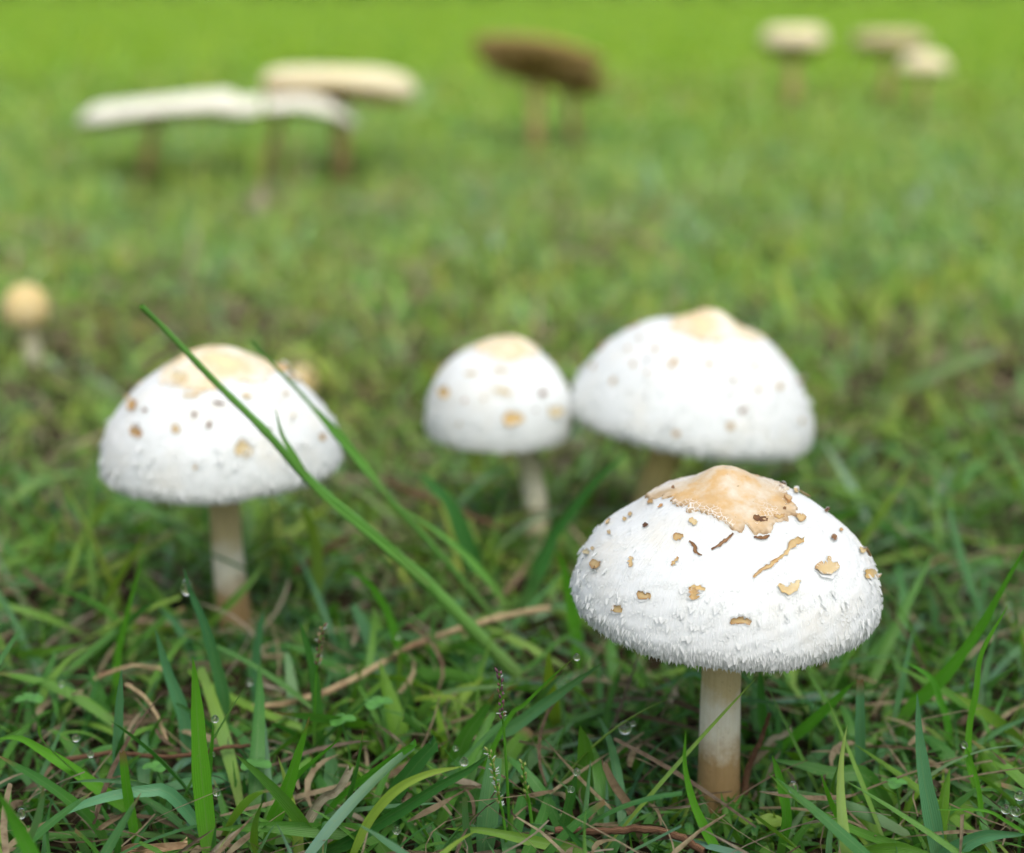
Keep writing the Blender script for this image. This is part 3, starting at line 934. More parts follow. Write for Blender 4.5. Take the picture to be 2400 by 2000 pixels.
b = far('tiny tan mushroom button peeping out behind the left white cap', 706, 845, 712, 930, 74, 1, cmat=M_button, smat=M_stem2, seed=53, wave=.01, profile=EGG, under=EGGU, zc=.0095, sr=.003, group='young mushroom buttons', gmat=M_cap)

# ------------------------------------------------------------------ lawn
def mixed(n, y0, y1, p, lmul, wmul, nseg, across, tall_clear=True, halfw=.36, pad=.08):
    x, y = scatter(n, y0, y1, p, halfw, pad)
    cl = n2(x, y, 14, 3)
    ok = keep(x, y) & (cl + rs.randn(len(x)) * .8 > -.6)
    x, y = x[ok], y[ok]; cl = cl[ok]; n = len(x)
    big = rs.rand(n) ** 1.6
    L = (.016 + .034 * big) * lmul * (1 + .22 * cl)
    W = (.0014 + .0038 * rs.rand(n) ** 1.5) * (.75 + .5 * big) * wmul
    e0 = R_(22) + rs.rand(n) * R_(68)
    bend = rs.rand(n) * R_(95)
    az = rs.rand(n) * 6.283
    if tall_clear:      # short, flattened turf close around and before the front stem
        d = np.hypot((x - front.base[0]) / .03, (y - (front.base[1] - .03)) / .055)
        f = np.clip(d - .2, .5, 1); L *= f
        # nothing tall right under the lens
        L *= np.clip((y - .30) / .14, .45, 1)
    L *= low_front(x, y)
    cut = np.where(rs.rand(n) < .22, .72 + .2 * rs.rand(n), 1.0)
    rnd = np.clip(rs.rand(n) * .75 + .25 * (n2(x, y, 6, 12) * .5 + .5), 0, 1)
    return x, y, L, W, e0, bend, az, cut, rnd


G_LABEL = 'short unmown lawn grass'
def lawn(name, label, *a, **k):
    x, y, L, W, e0, bend, az, cut, rnd = mixed(*a, **k)
    me = blades(name, x, y, L, W, e0, bend, az, M_grass, a[6], a[7], cut=cut, rnd=rnd)
    o = link(name, me)
    tag(o, label, 'grass', kind='stuff')


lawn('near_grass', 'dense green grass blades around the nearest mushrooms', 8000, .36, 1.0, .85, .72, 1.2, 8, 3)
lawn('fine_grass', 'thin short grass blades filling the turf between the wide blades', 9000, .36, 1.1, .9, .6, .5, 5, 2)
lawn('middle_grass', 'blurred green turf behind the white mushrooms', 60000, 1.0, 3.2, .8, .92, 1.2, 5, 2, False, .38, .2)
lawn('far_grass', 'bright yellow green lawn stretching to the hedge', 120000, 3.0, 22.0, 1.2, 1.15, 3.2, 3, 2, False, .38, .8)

fx, fy = [], []
for sx, sy, sr in STEMS[:4]:
    a_ = rs.rand(420) * 6.283; q_ = sr + .001 + .026 * rs.rand(420) ** .8
    fx.append(sx + np.cos(a_) * q_); fy.append(sy + np.sin(a_) * q_)
x, y = np.concatenate(fx), np.concatenate(fy); n = len(x)
me = blades('foot_grass', x, y, .007 + .013 * rs.rand(n), .0012 + .0022 * rs.rand(n), R_(15) + rs.rand(n) * R_(60), rs.rand(n) * R_(70), rs.rand(n) * 6.283, M_grass, 6, 3)
tag(link('foot_grass', me), 'short grass crowding the feet of the four white mushrooms', 'grass', kind='stuff')

x, y = scatter(1150, .37, .80, .8)
ok = keep(x, y, .004); x, y = x[ok], y[ok]; n = len(x)
d = np.hypot((x - front.base[0]) / .03, (y - (front.base[1] - .03)) / .055)
L = (.030 + .040 * rs.rand(n)) * np.clip(d - .2, .45, 1) * np.clip((y - .28) / .15, .6, 1) * low_front(x, y) ** 1.5
e0w = R_(8) + rs.rand(n) ** 1.5 * R_(60)
me = blades('wide_grass', x, y, L, .0022 + .0034 * rs.rand(n) ** 1.3, e0w * np.clip(low_front(x, y), .5, 1), rs.rand(n) * R_(60), rs.rand(n) * 6.283, M_grass, 12, 3,
            cut=np.where(rs.rand(n) < .25, .7 + .2 * rs.rand(n), 1.0), twist=rs.randn(n) * .9, curl=rs.randn(n) * .5, zoff=rs.rand(n) * .012)
tag(link('wide_grass', me), 'broad leaning green grass blades of the nearest turf', 'grass', kind='stuff')

# dry thatch lying between the blades
def thatch(name, label, n, y0, y1, p, k, nseg, zh=.012):
    x, y = scatter(n, y0, y1, p)
    if y0 >= .9:       # drier spots in the lawn
        for px, py, sx, sy, c in ((1230, 520, .10, .09, 900), (1440, 600, .07, .06, 500), (2340, 305, .22, .16, 1100), (950, 735, .03, .07, 420), (350, 790, .06, .05, 700),
                                  (480, 640, .08, .08, 420), (1700, 250, .25, .2, 900), (2180, 860, .05, .05, 500), (880, 500, .12, .1, 500), (150, 620, .06, .06, 300)):
            g = at_ground(px, py); c = int(c * .22)
            x = np.concatenate([x, g[0] + rs.randn(c) * sx]); y = np.concatenate([y, g[1] + rs.randn(c) * sy])
    nfree = n if y0 >= .9 else len(x)
    cl = n2(x, y, 8, 20); cl[nfree:] += 3
    ok = keep(x, y, -.001) & (cl + rs.randn(len(x)) * .7 > -.1)
    x, y = x[ok], y[ok]; n = len(x)
    rn = rs.rand(n) * (1 if y0 < .9 else .36)
    me = blades(name, x, y, (.012 + .04 * rs.rand(n) ** 2) * k, (.0006 + .0022 * rs.rand(n) ** 2) * k, R_(-4) + rs.rand(n) ** 1.6 * R_(48), rs.rand(n) * R_(40) - R_(5), rs.rand(n) * 6.283, M_straw, nseg, 3, rnd=rn,
                cut=np.where(rs.rand(n) < .5, .7, 1.0), curl=rs.randn(n) * .8, twist=rs.randn(n) * 1.2, zoff=.001 + rs.rand(n) * zh)
    tag(link(name, me), label, 'dead grass', kind='stuff')


thatch('dry_thatch', 'brown and straw coloured dead grass lying under the blades', 10000, .36, 1.25, .85, .95, 5, .019)
thatch('far_thatch', 'tan dead grass patches in the blurred lawn', 6500, 1.1, 5.0, .8, 1.6, 3, .018)

# ------------------------------------------------------------------ single blades one can point at
def ribbon(pts3, w, mat, cut=False, flat=.35, rnd=None, twist=0.0, parent=None, name='grass_shoot', m=26, tipw=0.0):
    """pts3 from base to tip in world space, w full width in metres"""
    C = catmull(pts3, m)
    org = C[0].copy()
    T = np.gradient(C, axis=0); T /= np.linalg.norm(T, axis=1, keepdims=True)
    view = C - C0; view /= np.linalg.norm(view, axis=1, keepdims=True)
    S = np.cross(T, view); S /= np.linalg.norm(S, axis=1, keepdims=True)
    N = np.cross(T, S)
    t = np.linspace(0, 1, m)
    tw = R_(18) + twist + .5 * np.sin(t * 2.5 + (pts3[0][0] * 90) % 6)
    S2 = S * np.cos(tw)[:, None] + N * np.sin(tw)[:, None]; N2 = np.cross(T, S2)
    tc = t * (.72 if cut else 1)
    ww = w * .5 * np.minimum(1, .6 + 1.3 * tc) * np.maximum(1 - tc ** 2.2, 0) ** .75 + w * .5 * tipw * t
    ww = np.maximum(ww * (1 + .04 * np.sin(t * 23 + org[0] * 400)), .00008)
    us = np.array([-1, -.5, 0, .5, 1.])
    V = C[:, None] + S2[:, None] * (ww[:, None] * us)[..., None] + N2[:, None] * (ww[:, None] * (np.abs(us) ** 1.3) * flat)[..., None]
    if cut: V[-1, :, 2] += rs.randn(5) * w * .25
    V = V - org
    r = rs.rand() if rnd is None else rnd
    F = grid_faces(m, 5)
    me = mesh_np(name, V.reshape(-1, 3), F, mat, True, {'rnd': np.full(m * 5, r), 'tt': np.repeat(t, 5), 'uu': np.tile(us, m)})
    return link(name, me, parent, org)


def world_path(px_pts, dY, Y0=None, zb=0.0):
    """base point stands on the lawn; dY = how much nearer (-) or farther the tip is"""
    b = px_pts[0]
    g = at_ground(b[0], b[1]) if Y0 is None else at_y(b[0], b[1], Y0)
    Yb = g[1]
    n = len(px_pts)
    P = [at_y(p[0], p[1], Yb + dY * (i / (n - 1)) ** 1.2) for i, p in enumerate(px_pts)]
    P = np.array(P)
    if P[0][2] > .004:       # root it in the turf
        r = P[0] + (P[0] - P[1]) / np.linalg.norm(P[0] - P[1]) * P[0][2] * .7
        r[2] = -.001
        P = np.vstack([r, P])
    P[1:, 2] = np.maximum(P[1:, 2], .0025)
    return P


BG = 'single long grass blades in the foreground'
def hero(label, px_pts, wpx, mat, dY=-.012, Y0=None, cut=False, cat='grass blade', group=BG, **k):
    P = world_path(px_pts, dY, Y0)
    o = ribbon(P, wpx / px_per_m(P[len(P) // 2]), mat, cut, **k)
    tag(o, label, cat, group)
    return o


hero('slim upright green blade left of the left stem, tip reaching highest there', [(272, 1660), (272, 1556), (288, 1472), (312, 1380), (336, 1295)], 22, M_brt, Y0=.56)
hero('wide grey green blade standing left, just behind the cut blade', [(270, 1870), (272, 1760), (278, 1660), (285, 1570)], 36, M_blue, Y0=.485)
hero('long blade bending left with a water drop near its tip, before the left stem', [(520, 1790), (524, 1640), (504, 1548), (478, 1460), (446, 1385), (430, 1330)], 34, M_grass, Y0=.53, rnd=.75)
hero('broad dull green blade leaning left between two taller ones', [(438, 1820), (432, 1690), (394, 1575), (364, 1474)], 36, M_blue, Y0=.52)
hero('soft blurred blue green blade leaning left before the left mushroom stem', [(505, 1680), (470, 1570), (425, 1480), (372, 1420)], 34, M_blue, Y0=.60)
hero('tallest bright green blade at bottom left, rising from the frame edge', [(496, 2040), (481, 1900), (469, 1780), (459, 1640), (451, 1538)], 50, M_brt, Y0=.452)
hero('thin blade hung with two small drops right of the tall bright one', [(485, 1880), (492, 1800), (497, 1740), (499, 1690)], 15, M_brt, Y0=.475)
hero('spear shaped fresh blade leaning right in the lower left quarter', [(640, 1925), (668, 1855), (696, 1765), (725, 1680)], 42, M_brt, Y0=.468)
hero('narrow light blade reaching right from the spear shaped one', [(680, 1840), (735, 1782), (802, 1728)], 20, M_brt, Y0=.47)
hero('broad blade lying level along the bottom left of centre', [(870, 1962), (740, 1946), (620, 1938), (500, 1945)], 44, M_grass, Y0=.455, dY=0, rnd=.4)
hero('arching blade sweeping in from the left edge, tip curled over', [(300, 1905), (248, 1864), (180, 1812), (100, 1760), (45, 1730), (-10, 1732)], 36, M_brt, Y0=.478)
hero('second arching blade below it at the left edge', [(245, 1975), (208, 1920), (150, 1868), (78, 1818), (-10, 1768)], 34, M_grass, Y0=.462, rnd=.5)
hero('dusty grey blade arched flat towards the lower left corner', [(405, 1866), (340, 1855), (255, 1868), (160, 1902), (76, 1955)], 34, M_blue, Y0=.462, dY=-.01)
hero('bluntly cut upright blade at lower left with frayed brown top', [(318, 1990), (305, 1900), (296, 1840), (288, 1762)], 26, M_brt, Y0=.462, cut=True)
hero('broad upright dark blade behind the brown seed head', [(744, 1750), (738, 1650), (728, 1560), (702, 1455)], 42, M_grass, Y0=.52, rnd=.6)
hero('pale blue green blade right of the left mushroom stem', [(602, 1660), (600, 1560), (606, 1490), (622, 1405)], 26, M_blue, Y0=.56)
hero('out of focus wide blade in the very lower left corner', [(90, 2050), (50, 1960), (20, 1900), (-10, 1850)], 52, M_brt, Y0=.40)
hero('light yellow green arched blade at bottom centre carrying a drop', [(805, 2050), (824, 2000), (862, 1922), (925, 1852), (1000, 1814), (1082, 1797)], 36, M_yel, Y0=.445, twist=.3)
hero('long dark pointed blade running beneath the light yellow green one', [(740, 2010), (810, 1972), (900, 1920), (1020, 1846), (1100, 1803), (1146, 1768)], 46, M_drk, Y0=.452)
hero('narrow cut blade slanting up right at lower centre', [(782, 1882), (880, 1804), (975, 1742)], 24, M_brt, Y0=.47, cut=True)
hero('torn dark blade with curly dry threads at lower centre', [(920, 1870), (970, 1800), (1022, 1742)], 44, M_drk, Y0=.475, cut=True)
hero('broad pointed blade rising left of the purple seed head', [(1070, 1790), (1090, 1730), (1130, 1670), (1158, 1625)], 46, M_grass, Y0=.50, rnd=.5)
hero('long blade reaching up right under the front cap edge', [(1130, 1740), (1200, 1706), (1270, 1655), (1340, 1604), (1415, 1552)], 38, M_grass, Y0=.50, rnd=.8)
hero('thin stiff blade ending in a drop left of the front cap', [(1185, 1695), (1230, 1650), (1290, 1590), (1350, 1538)], 13, M_brt, Y0=.485)
hero('long flat blade with yellow edge lying at bottom centre right', [(1400, 2010), (1262, 1974), (1140, 1948), (1045, 1942)], 34, M_grass, Y0=.445, dY=0, rnd=.15)
hero('short dark spear crossing the brown twig at the bottom', [(1400, 2020), (1362, 1980), (1306, 1922)], 20, M_drk, Y0=.445)
hero('rolled upright blade with a drop on its tip left of the front stem', [(1305, 2000), (1322, 1920), (1338, 1860), (1352, 1810)], 34, M_grass, Y0=.462, rnd=.7)
hero('curved blade with pale dry tip just left of the front stem base', [(1700, 2030), (1652, 1946), (1619, 1870), (1603, 1790), (1607, 1712)], 28, M_brt, Y0=.452)
hero('tall grey blade with purple edge standing at lower right', [(2205, 2030), (2186, 1930), (2166, 1830), (2152, 1725), (2149, 1625)], 46, M_blue, Y0=.452)
hero('long bold green blade slanting up to the right edge', [(2130, 1662), (2175, 1622), (2230, 1562), (2293, 1475), (2340, 1392), (2410, 1270)], 34, M_brt, Y0=.53, dY=-.03)
hero('tall wavy blade with a reddish tip at far lower right', [(2288, 1870), (2268, 1780), (2270, 1700), (2286, 1620), (2300, 1530), (2362, 1420)], 24, M_brt, Y0=.485)
hero('pale cut blade standing right of the front stem', [(2019, 1840), (2017, 1760), (2016, 1690), (2015, 1590)], 27, M_blue, Y0=.50, cut=True)
hero('fresh blade slanting up right behind the pale cut one', [(1845, 1740), (1900, 1692), (1950, 1648), (2003, 1598)], 34, M_brt, Y0=.52)
hero('broad blade lying level right of the front stem base', [(2030, 1822), (1960, 1815), (1890, 1798), (1802, 1780)], 44, M_grass, Y0=.485, dY=0, rnd=.65)
hero('long thin blade holding a fat drop near its tip right of the front stem', [(2160, 2004), (2060, 1968), (1965, 1930), (1865, 1872), (1800, 1812)], 24, M_grass, Y0=.452, rnd=.3)
hero('short pointed blade standing over the long thin one', [(1970, 1930), (1948, 1880), (1924, 1814)], 20, M_brt, Y0=.455)
hero('jointed blade with brown pointed tip right beside the front stem', [(1828, 1990), (1840, 1914), (1828, 1835), (1810, 1770)], 36, M_brt, Y0=.462)
hero('wide arched grey blade in the lower right corner', [(2200, 2030), (2240, 1992), (2310, 1958), (2410, 1955)], 46, M_blue, Y0=.45)
hero('hair thin blade sweeping right across the lower right corner', [(2415, 1970), (2357, 1925), (2306, 1900), (2198, 1898)], 11, M_brt, Y0=.455)
hero('upright blade seen behind the front stem at its right', [(1802, 1780), (1786, 1690), (1781, 1560)], 30, M_grass, Y0=.53, rnd=.6)
hero('narrow bluish blade lying behind the front stem at its left', [(1650, 1590), (1565, 1606), (1498, 1630)], 15, M_blue, Y0=.54, dY=.01)
hero('pale slanting blade right of the front cap', [(2010, 1285), (2045, 1230), (2078, 1180), (2144, 1085)], 26, M_yel, Y0=.70, rnd=.9)
hero('broad dark blade slanting between the two rear stems', [(1285, 1270), (1325, 1210), (1390, 1130), (1468, 1060)], 50, M_drk, Y0=.655, dY=.0)
hero('broad dark blurred blade left of the smallest white mushroom', [(1060, 1200), (1010, 1140), (955, 1085)], 50, M_drk, Y0=.68)
hero('bright leaf leaning left in the middle, before the diagonal stalks', [(925, 1480), (890, 1400), (850, 1355), (805, 1335)], 26, M_brt, Y0=.58)
hero('tall bright blade left of the front cap', [(1345, 1460), (1335, 1400), (1325, 1340), (1305, 1290)], 34, M_brt, Y0=.60)
hero('upright blade at right edge of the lawn near the wavy one', [(2225, 1810), (2218, 1700), (2200, 1640), (2180, 1590), (2122, 1550)], 28, M_brt, Y0=.52)
hero('tall fuzzy blade standing before the cream caps in the background', [(598, 445), (602, 360), (616, 270), (618, 205)], 26, M_yel, Y0=2.0)
hero('small pointed blade in the lower right between drops', [(2294, 1870), (2280, 1800), (2262, 1745)], 20, M_brt, Y0=.462)
hero('wide light blade blurred at far right, middle height', [(2050, 935), (2150, 890), (2260, 845), (2370, 815)], 40, M_grass, Y0=1.02, rnd=.9)


def stalk(label, pts, rpx, mat, name='grass_stalk', cat='grass stalk', group=None, Ys=None, parent=None, nodes=(), m=40, taper=.5, tw=8):
    P = np.array([at_y(p[0], p[1], y) for p, y in zip(pts, Ys)])
    C = catmull(P, m); org = C[0].copy()
    if 'dry' in name or 'twig' in name:
        kk = np.arange(m); C = C + np.stack([n1(kk, .35, int(pts[0][0]) % 20), n1(kk, .3, int(pts[0][1]) % 20), n1(kk, .4, 7)], -1) * rpx * .35 / px_per_m(C[m // 3])
    r0 = rpx / px_per_m(C[m // 3])
    t = np.linspace(0, 1, m)
    r = r0 * (1 - taper * t)
    r = r * (1 + .12 * n1(np.arange(m), .5, 4))
    for nd in nodes: r = r * (1 + .35 * np.exp(-((t - nd) / .012) ** 2))
    T = np.gradient(C, axis=0); T /= np.linalg.norm(T, axis=1, keepdims=True)
    X = np.cross(T, [0, 1, .2]); X /= np.linalg.norm(X, axis=1, keepdims=True); Yv = np.cross(T, X)
    th = np.arange(tw) / tw * 6.283
    V = C[:, None] + X[:, None] * (r[:, None] * np.cos(th))[..., None] + Yv[:, None] * (r[:, None] * np.sin(th))[..., None] - org
    me = mesh_np(name, V.reshape(-1, 3), grid_faces(m, tw, True), mat, True, {'rnd': np.full(m * tw, .3), 'tt': np.repeat(t, tw), 'uu': np.tile(np.cos(th), m)})
    o = link(name, me, parent, org)
    if label: tag(o, label, cat, group)
    return o, C


def thing(name, loc, label, cat, group=None):
    o = bpy.data.objects.new(name, None); o.empty_display_size = .01
    COL.objects.link(o); o.location = loc
    return tag(o, label, cat, group)


def reparent(o, root):
    o.location = Vector(o.location) - root.location
    o.parent = root


# two long diagonal stalks crossing the left mushroom
def long_stalk(label, pts, Ys, rpx, leaf=None, tipblade=None):
    P0 = at_y(*pts[0], Ys[0])
    root = thing('grass_stalk', (P0[0], P0[1], P0[2]), label, 'grass stalk', 'long diagonal grass stalks')
    o, C = stalk(None, pts, rpx, M_mid, 'stem', Ys=Ys, taper=.68, m=60)
    reparent(o, root)
    for lf, w, Yl in leaf or []:
        Q = np.array([at_y(p[0], p[1], y) for p, y in zip(lf, Yl)])
        b = ribbon(Q, w / px_per_m(Q[1]), M_mid, name='leaf', rnd=.2)
        reparent(b, root)


long_stalk('thick green stalk crossing diagonally in front of the left white cap',
           [(1215, 1585), (1100, 1466), (1006, 1371), (891, 1269), (731, 1131), (617, 1006), (514, 905), (446, 834), (380, 765), (331, 718)],
           [.575, .572, .57, .567, .563, .56, .557, .553, .55, .545], 18.5,
           [([(722, 1122), (692, 1075), (660, 1020), (645, 958)], 17, [.561, .559, .556, .552]),
            ([(1006, 1372), (900, 1275), (760, 1160), (640, 1030)], 20, [.566, .563, .559, .556])])
long_stalk('second thinner diagonal stalk passing the right edge of the left white cap',
           [(1180, 1475), (1100, 1380), (1000, 1265), (900, 1155), (800, 1040), (725, 945), (650, 865), (590, 800)],
           [.615, .612, .608, .602, .598, .594, .59, .585], 9.5,
           [([(905, 1160), (850, 1090), (790, 1015), (705, 925)], 24, [.6, .597, .593, .588]),
            ([(1190, 1420), (1130, 1345), (1040, 1260), (940, 1190)], 22, [.608, .604, .6, .596])])

# dry stalks and twigs
stalk('long dry tan stalk lying across the turf in the middle', [(1290, 1425), (1172, 1446), (1084, 1472), (960, 1516), (860, 1576), (752, 1628), (680, 1646), (592, 1658)],
      8, M_stalk, 'dry_stalk', 'dry stalk', 'dry stalks and twigs', Ys=[.60, .597, .588, .575, .56, .548, .544, .542], nodes=(.15, .45, .75), taper=.1)
stalk('short pale dry stem lying level behind the tall bright shoot at left', [(222, 1592), (262, 1574), (320, 1562), (395, 1572)],
      5, M_stalk, 'dry_stalk', 'dry stalk', 'dry stalks and twigs', Ys=[.545, .548, .55, .55], taper=.2)
stalk('thin curved dry stem slanting down right at lower left', [(296, 1604), (332, 1628), (362, 1670), (392, 1735)],
      5, M_stalk, 'dry_stalk', 'dry stalk', 'dry stalks and twigs', Ys=[.53, .525, .518, .51], taper=.2)
stalk('hairy brown twig lying at the bottom, left of the front stem', [(1302, 1945), (1420, 1948), (1500, 1944), (1580, 1958), (1650, 1995)],
      8, M_twig, 'twig', 'twig', 'dry stalks and twigs', Ys=[.446, .447, .448, .447, .444], taper=-.2)
stalk('crumpled brown twig standing close to the right of the front stem', [(1745, 1860), (1755, 1800), (1775, 1755), (1790, 1715), (1803, 1670)],
      9, M_twig, 'twig', 'twig', 'dry stalks and twigs', Ys=[.492, .494, .496, .498, .498], taper=.5)
stalk('dark thin stem running down right, left of the rear stems', [(905, 1128), (980, 1160), (1070, 1200), (1180, 1240)],
      7, M_twig, 'twig', 'twig', 'dry stalks and twigs', Ys=[.72, .72, .715, .71], taper=.1)
stalk('short reddish twig blurred right of the left stem', [(690, 1340), (750, 1300), (820, 1255)],
      8, M_twig, 'twig', 'twig', 'dry stalks and twigs', Ys=[.66, .665, .67], taper=.2)
stalk('brown twig across the lower left turf', [(120, 1790), (250, 1765), (400, 1775), (520, 1755), (600, 1745)],
      6, M_twig, 'twig', 'twig', 'dry stalks and twigs', Ys=[.49, .495, .494, .498, .50], taper=.2)
hero('pale dried scrap at the foot of the tall shoot before the cream caps', [(600, 500), (604, 470), (606, 440)], 44, M_straw, Y0=None, dY=0, cut=True, cat='dry leaf', group='dry leaves', name='dry_leaf', rnd=1.0)
hero('flat dry tan leaf at the bottom edge, left', [(290, 1994), (360, 1988), (440, 1980)], 26, M_stalk, Y0=.448, dY=0, cut=True, cat='dry leaf', group='dry leaves', name='dry_leaf')
hero('crumpled pale dry leaf between blades at lower centre left', [(745, 1880), (790, 1850), (820, 1800)], 34, M_straw, Y0=.468, dY=0, cut=True, cat='dry leaf', group='dry leaves', name='dry_leaf', rnd=1.0)
hero('brown dry leaf tip left of the front stem base', [(1480, 1900), (1440, 1840), (1415, 1790)], 24, M_straw, Y0=.47, dY=0, cut=True, cat='dry leaf', group='dry leaves', name='dry_leaf', rnd=.6)
hero('pale dry leaf right of the front stem', [(1800, 1740), (1830, 1725), (1855, 1712)], 22, M_straw, Y0=.51, dY=0, cut=True, cat='dry leaf', group='dry leaves', name='dry_leaf', rnd=1.0)

# seed heads: stalk + spikelets
def seed_head(label, stem, head, Y, mats, rpx=4.5, n=22, stig=0):
    base = at_y(*stem[0], Y)
    root = thing('seed_head', tuple(base), label, 'seed head', 'grass seed heads')
    pts = stem + head
    o, C = stalk(None, pts, rpx, M_brt, 'stem', Ys=[Y - .001 * i for i in range(len(pts))], taper=.5, m=50)
    reparent(o, root)
    H = np.array([at_y(p[0], p[1], Y - .001 * (len(stem) + i)) for i, p in enumerate(head)])
    A = catmull(H, n); ax = (A[-1] - A[0]) / np.linalg.norm(A[-1] - A[0])
    s = 1 / px_per_m(A[0])
    for i in range(n):
        az = i * 2.4
        side = np.cross(ax, [math.cos(az), math.sin(az), 0]); side /= np.linalg.norm(side)
        L = s * (15 + 4 * math.sin(i * 1.7)); r = s * 3.6
        d = ax * .92 + side * .42; d /= np.linalg.norm(d)
        e1 = np.cross(d, [0, 1, 0]); e1 /= np.linalg.norm(e1); e2 = np.cross(d, e1)
        V = []
        for tt, rr in ((0, .3), (.25, .85), (.55, 1), (.8, .6), (1, .06)):
            for k in range(6):
                a = k * 1.0472
                V.append(A[i] - base + side * r * .6 + d * L * tt + (e1 * math.cos(a) + e2 * math.sin(a)) * r * rr)
        link('spikelet', mesh_np('spikelet', np.array(V), grid_faces(5, 6, True), mats[i % len(mats)], True), root)
    if stig:
        Vs, Fs = [], []
        for i in range(stig):
            c = A[rs.randint(n)] - base
            az = rs.rand() * 6.28; d = np.array([math.cos(az), math.sin(az) * .6, rs.rand() * .8]); d /= np.linalg.norm(d)
            e = np.cross(d, [0, 1, 0]); e /= np.linalg.norm(e)
            L = s * (9 + 7 * rs.rand()); w = s * 1.3; o_ = len(Vs)
            for tt in (.25, .6, 1):
                Vs += [c + d * L * tt - e * w, c + d * L * tt + e * w]
            Fs += [[o_, o_ + 1, o_ + 3, o_ + 2], [o_ + 2, o_ + 3, o_ + 5, o_ + 4]]
        f = link('stigmas', mesh_np('stigmas', np.array(Vs), np.array(Fs), M_seedw, False), root)
        f['kind'] = 'stuff'


seed_head('purple grass seed head on a thin upright stem at lower centre', [(1197, 2020), (1192, 1900), (1187, 1800), (1180, 1698)], [(1178, 1690), (1174, 1630), (1170, 1578)], .462, [M_seedp, M_seedp, M_seedb], 4.5, 20, 10)
seed_head('green seed head with white stigmas, lower and left of the purple one', [(1190, 2030), (1186, 1970), (1178, 1905)], [(1174, 1890), (1160, 1820), (1147, 1762)], .450, [M_seedg], 4.5, 20, 34)
seed_head('brown dried seed head above the lower left blades', [(736, 1760), (738, 1650), (742, 1575)], [(744, 1565), (749, 1515), (756, 1470)], .51, [M_seedb, M_seedb, M_straw], 3.5, 16, 6)
seed_head('small green closed seed spike right of the stigma covered one', [(1250, 1960), (1240, 1880)], [(1236, 1865), (1229, 1825), (1226, 1790)], .455, [M_seedg], 4.5, 12, 0)
seed_head('pale blurred seed head near the right edge', [(2400, 1560), (2385, 1500)], [(2380, 1490), (2362, 1440), (2350, 1400)], .60, [M_seedg, M_straw], 4, 14, 6)
seed_head('pale blurred seed head under the left cap', [(560, 1330), (590, 1290)], [(595, 1285), (630, 1230), (680, 1180)], .68, [M_straw, M_seedg], 4, 16, 0)

# clovers
def clover(label, px, py, size, Y=None):
    c = at_y(px, py, Y) if Y else at_ground(px, py, .012)
    g = np.array([c[0] + .002, c[1] + .004, 0])
    root = thing('clover', tuple(g), label, 'clover', 'small clover plants')
    s = size / px_per_m(c)
    C = catmull(np.array([g, (g + c) / 2 + [0.001, 0, .001], c]), 10) - g
    th = np.arange(6) * 1.047; r = s * .05
    V = C[:, None] + np.stack([np.cos(th) * r, np.sin(th) * r, th * 0], -1)[None]
    link('stem', mesh_np('stem', V.reshape(-1, 3), grid_faces(10, 6, True), M_clover, True), root)
    rot = rs.rand() * 2
    for k in range(3):
        a = rot + k * 2.094
        d = np.array([math.cos(a), math.sin(a), .12]); sd = np.array([-math.sin(a), math.cos(a), 0])
        V = []
        for t in np.linspace(0, 1, 7):
            w = s * .36 * math.sin(math.pi * min(t * .86 + .04, 1)) ** .8
            for u in (-1, -.5, 0, .5, 1):
                V.append(c - g + d * s * t * .62 * (1 - .10 * (u == 0) * (t > .95)) + sd * w * u + np.array([0, 0, 1]) * w * (abs(u) * .32) + np.array([0, 0, -1]) * s * .08 * t * t)
        link('leaflet', mesh_np('leaflet', np.array(V), grid_faces(7, 5), M_clover, True), root)


clover('bright clover with three leaflets at lower centre left', 885, 1650, 60, .515)
clover('dull clover just left of the bright one', 800, 1690, 56, .505)
clover('small clover leaf between blades at lower left', 600, 1795, 60, .482)
clover('tiny clover low at lower left beside the tall bright blade', 365, 1800, 50, .485)
clover('small clover at lower right near the tall grey blade', 2100, 1838, 46, .47)
clover('tiny clover under the light blade at left middle', 70, 1640, 56, .52)
clover('clover by the right frame edge behind the wavy blade', 2190, 1650, 60, .54)

# dew drops
def drop(label, px, py, rpx, Y, sz=1.05):
    c = at_y(px, py, Y); r = rpx * 1.12 / px_per_m(c)
    nr, nt = 12, 20
    ph = np.linspace(.02, math.pi - .02, nr); th = np.arange(nt) / nt * 6.283
    PH, TH = np.meshgrid(ph, th, indexing='ij')
    V = np.stack([np.sin(PH) * np.cos(TH) * r, np.sin(PH) * np.sin(TH) * r, np.cos(PH) * r * sz * (1 + .12 * (np.cos(PH) > 0) * np.cos(PH) ** 3)], -1).reshape(-1, 3)
    V = np.vstack([V, [0, 0, r * sz * 1.12], [0, 0, -r * sz]])
    j = np.arange(nt); j2 = (j + 1) % nt
    top = np.stack([np.full(nt, nr * nt), j, j2], -1); b = (nr - 1) * nt
    bot = np.stack([np.full(nt, nr * nt + 1), b + j2, b + j], -1)
    me = mesh_np('dew_drop', V, [grid_faces(nr, nt, True)[:, ::-1][:, ::-1], top[:, ::-1]*1, bot[:, ::-1]*1], M_water, True)
    import bmesh
    bm = bmesh.new(); bm.from_mesh(me); bmesh.ops.recalc_face_normals(bm, faces=bm.faces); bm.to_mesh(me); bm.free()
    tag(link('dew_drop', me, None, tuple(c)), label, 'dew drop', 'dew drops on the grass')


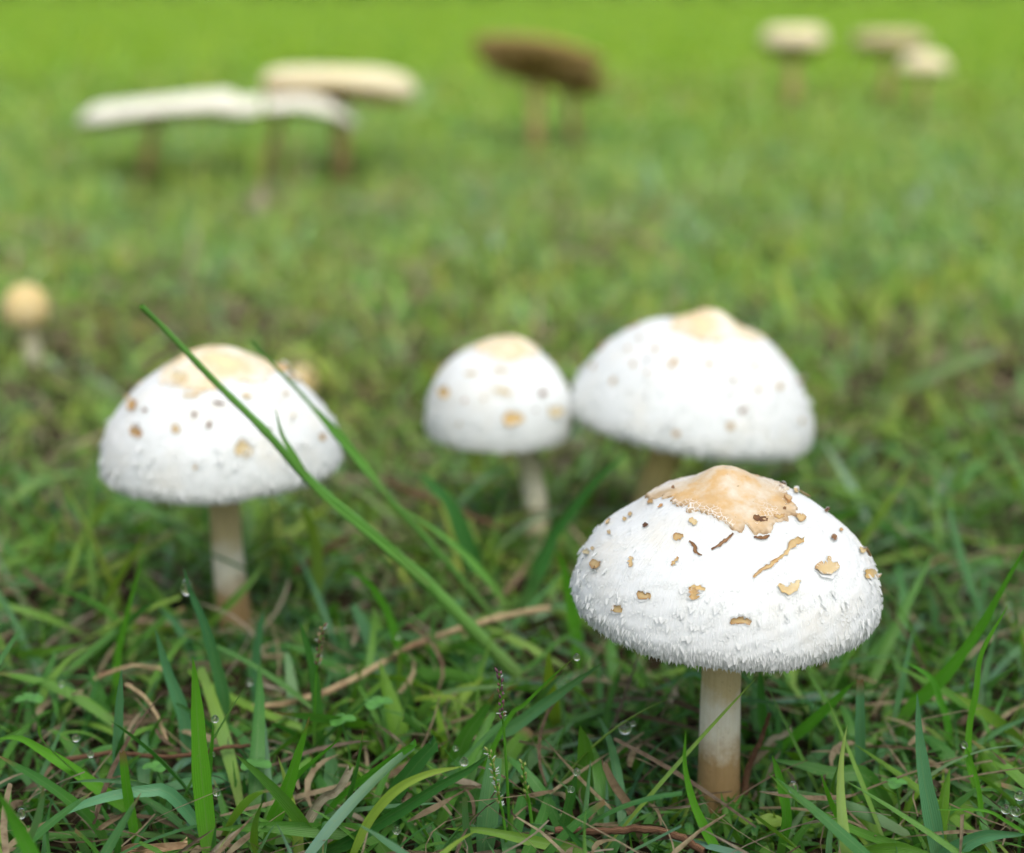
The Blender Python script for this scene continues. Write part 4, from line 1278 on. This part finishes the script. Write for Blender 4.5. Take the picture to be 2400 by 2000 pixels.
drop('elongated drop near the tip of the long blade before the left stem', 438, 1378, 12, .521, 1.5)
drop('drop on top of the thin blade right of the tall bright one', 504, 1686, 8, .466)
drop('small drop halfway down the same thin blade', 500, 1768, 4.5, .47)
drop('drop at a thin tip above the arching left blades', 178, 1730, 8.5, .47)
drop('drop between the arching blade and the cut blade', 212, 1768, 7.5, .47)
drop('drop beside the tall bright blade near the bottom', 508, 1857, 8.5, .455)
drop('drop on the narrow blade left of the clover', 680, 1668, 7.5, .50)
drop('drop on the thin tip in the upper left of the near grass', 144, 1603, 7, .53)
drop('drop before the pale blue green blade', 586, 1598, 8, .54)
drop('drop in the lower left corner on a dark tip', 50, 1908, 9, .44, 1.3)
drop('drop resting on the light yellow green arched blade', 1088, 1786, 9, .434)
drop('drop at the bottom hanging by a rolled blade tip', 930, 1946, 9, .445, 1.1)
drop('drop at the end of the thin blade left of the front cap', 1352, 1541, 7.5, .472)
drop('large drop in shade left of the front stem', 1465, 1706, 14, .49)
drop('small drop touching the large shaded one', 1484, 1696, 6, .49)
drop('drop on the rolled upright blade tip', 1352, 1810, 8, .449)
drop('lower drop on the rolled upright blade', 1338, 1850, 8, .451)
drop('fat drop on the long thin blade right of the front stem', 1859, 1847, 11, .442, 1.2)
drop('drop on the small pointed blade at lower right', 2261, 1747, 7, .452)
drop('left of the two drops hanging side by side at lower right', 2357, 1897, 10, .45)
drop('right of the two drops hanging side by side at lower right', 2381, 1903, 10, .45)
drop('drop at the right edge above the hanging pair', 2389, 1866, 10, .45)
drop('drop at the bottom edge right of the front stem', 2012, 1992, 9, .443)
drop('small drop in the blurred turf above the dry stalk', 935, 1490, 7, .57)
drop('bright little drop at lower centre in the shade', 1068, 1754, 6, .48)

# ------------------------------------------------------------------ hedge closing the lawn
hr = thing('hedge', (0, 21.5, 0), 'dark green hedge along the far end of the lawn', 'hedge')
n = 30000
x = (rs.rand(n) - .5) * 44; y = (rs.rand(n) - .5) * 1.6; z = .05 + rs.rand(n) ** .8 * (2.4 + .4 * n1(x, .7))
y *= np.clip(1.1 - (z / 3.2) ** 3, .3, 1)
a = rs.rand(n, 3) - .5; a /= np.linalg.norm(a, axis=1, keepdims=True); b = np.cross(a, rs.rand(n, 3) - .5); b /= np.linalg.norm(b, axis=1, keepdims=True)
c = np.stack([x, y, z], -1); s_ = (.05 + .06 * rs.rand(n))[:, None]
V = np.stack([c - a * s_, c + b * s_ * .5, c + a * s_, c - b * s_ * .5], 1).reshape(-1, 3)
o = link('foliage', mesh_np('foliage', V, np.arange(4 * n).reshape(-1, 4), M_hedge, False), hr); o['kind'] = 'stuff'
Vs, Fs = [], []
for i in range(60):
    xx = -21.5 + i * .73 + rs.rand() * .2
    o_ = len(Vs) 
    for zz, rr in ((-.05, .035), (1.0, .025), (2.0, .008)):
        for k in range(6): Vs.append([xx + math.cos(k * 1.047) * rr + .1 * zz * math.sin(i), math.sin(k * 1.047) * rr, zz])
    Fs += [[o_ + r * 6 + k, o_ + r * 6 + (k + 1) % 6, o_ + r * 6 + 6 + (k + 1) % 6, o_ + r * 6 + 6 + k] for r in range(2) for k in range(6)]
o = link('trunks', mesh_np('trunks', np.array(Vs), np.array(Fs), M_bark, True), hr); o['kind'] = 'stuff'
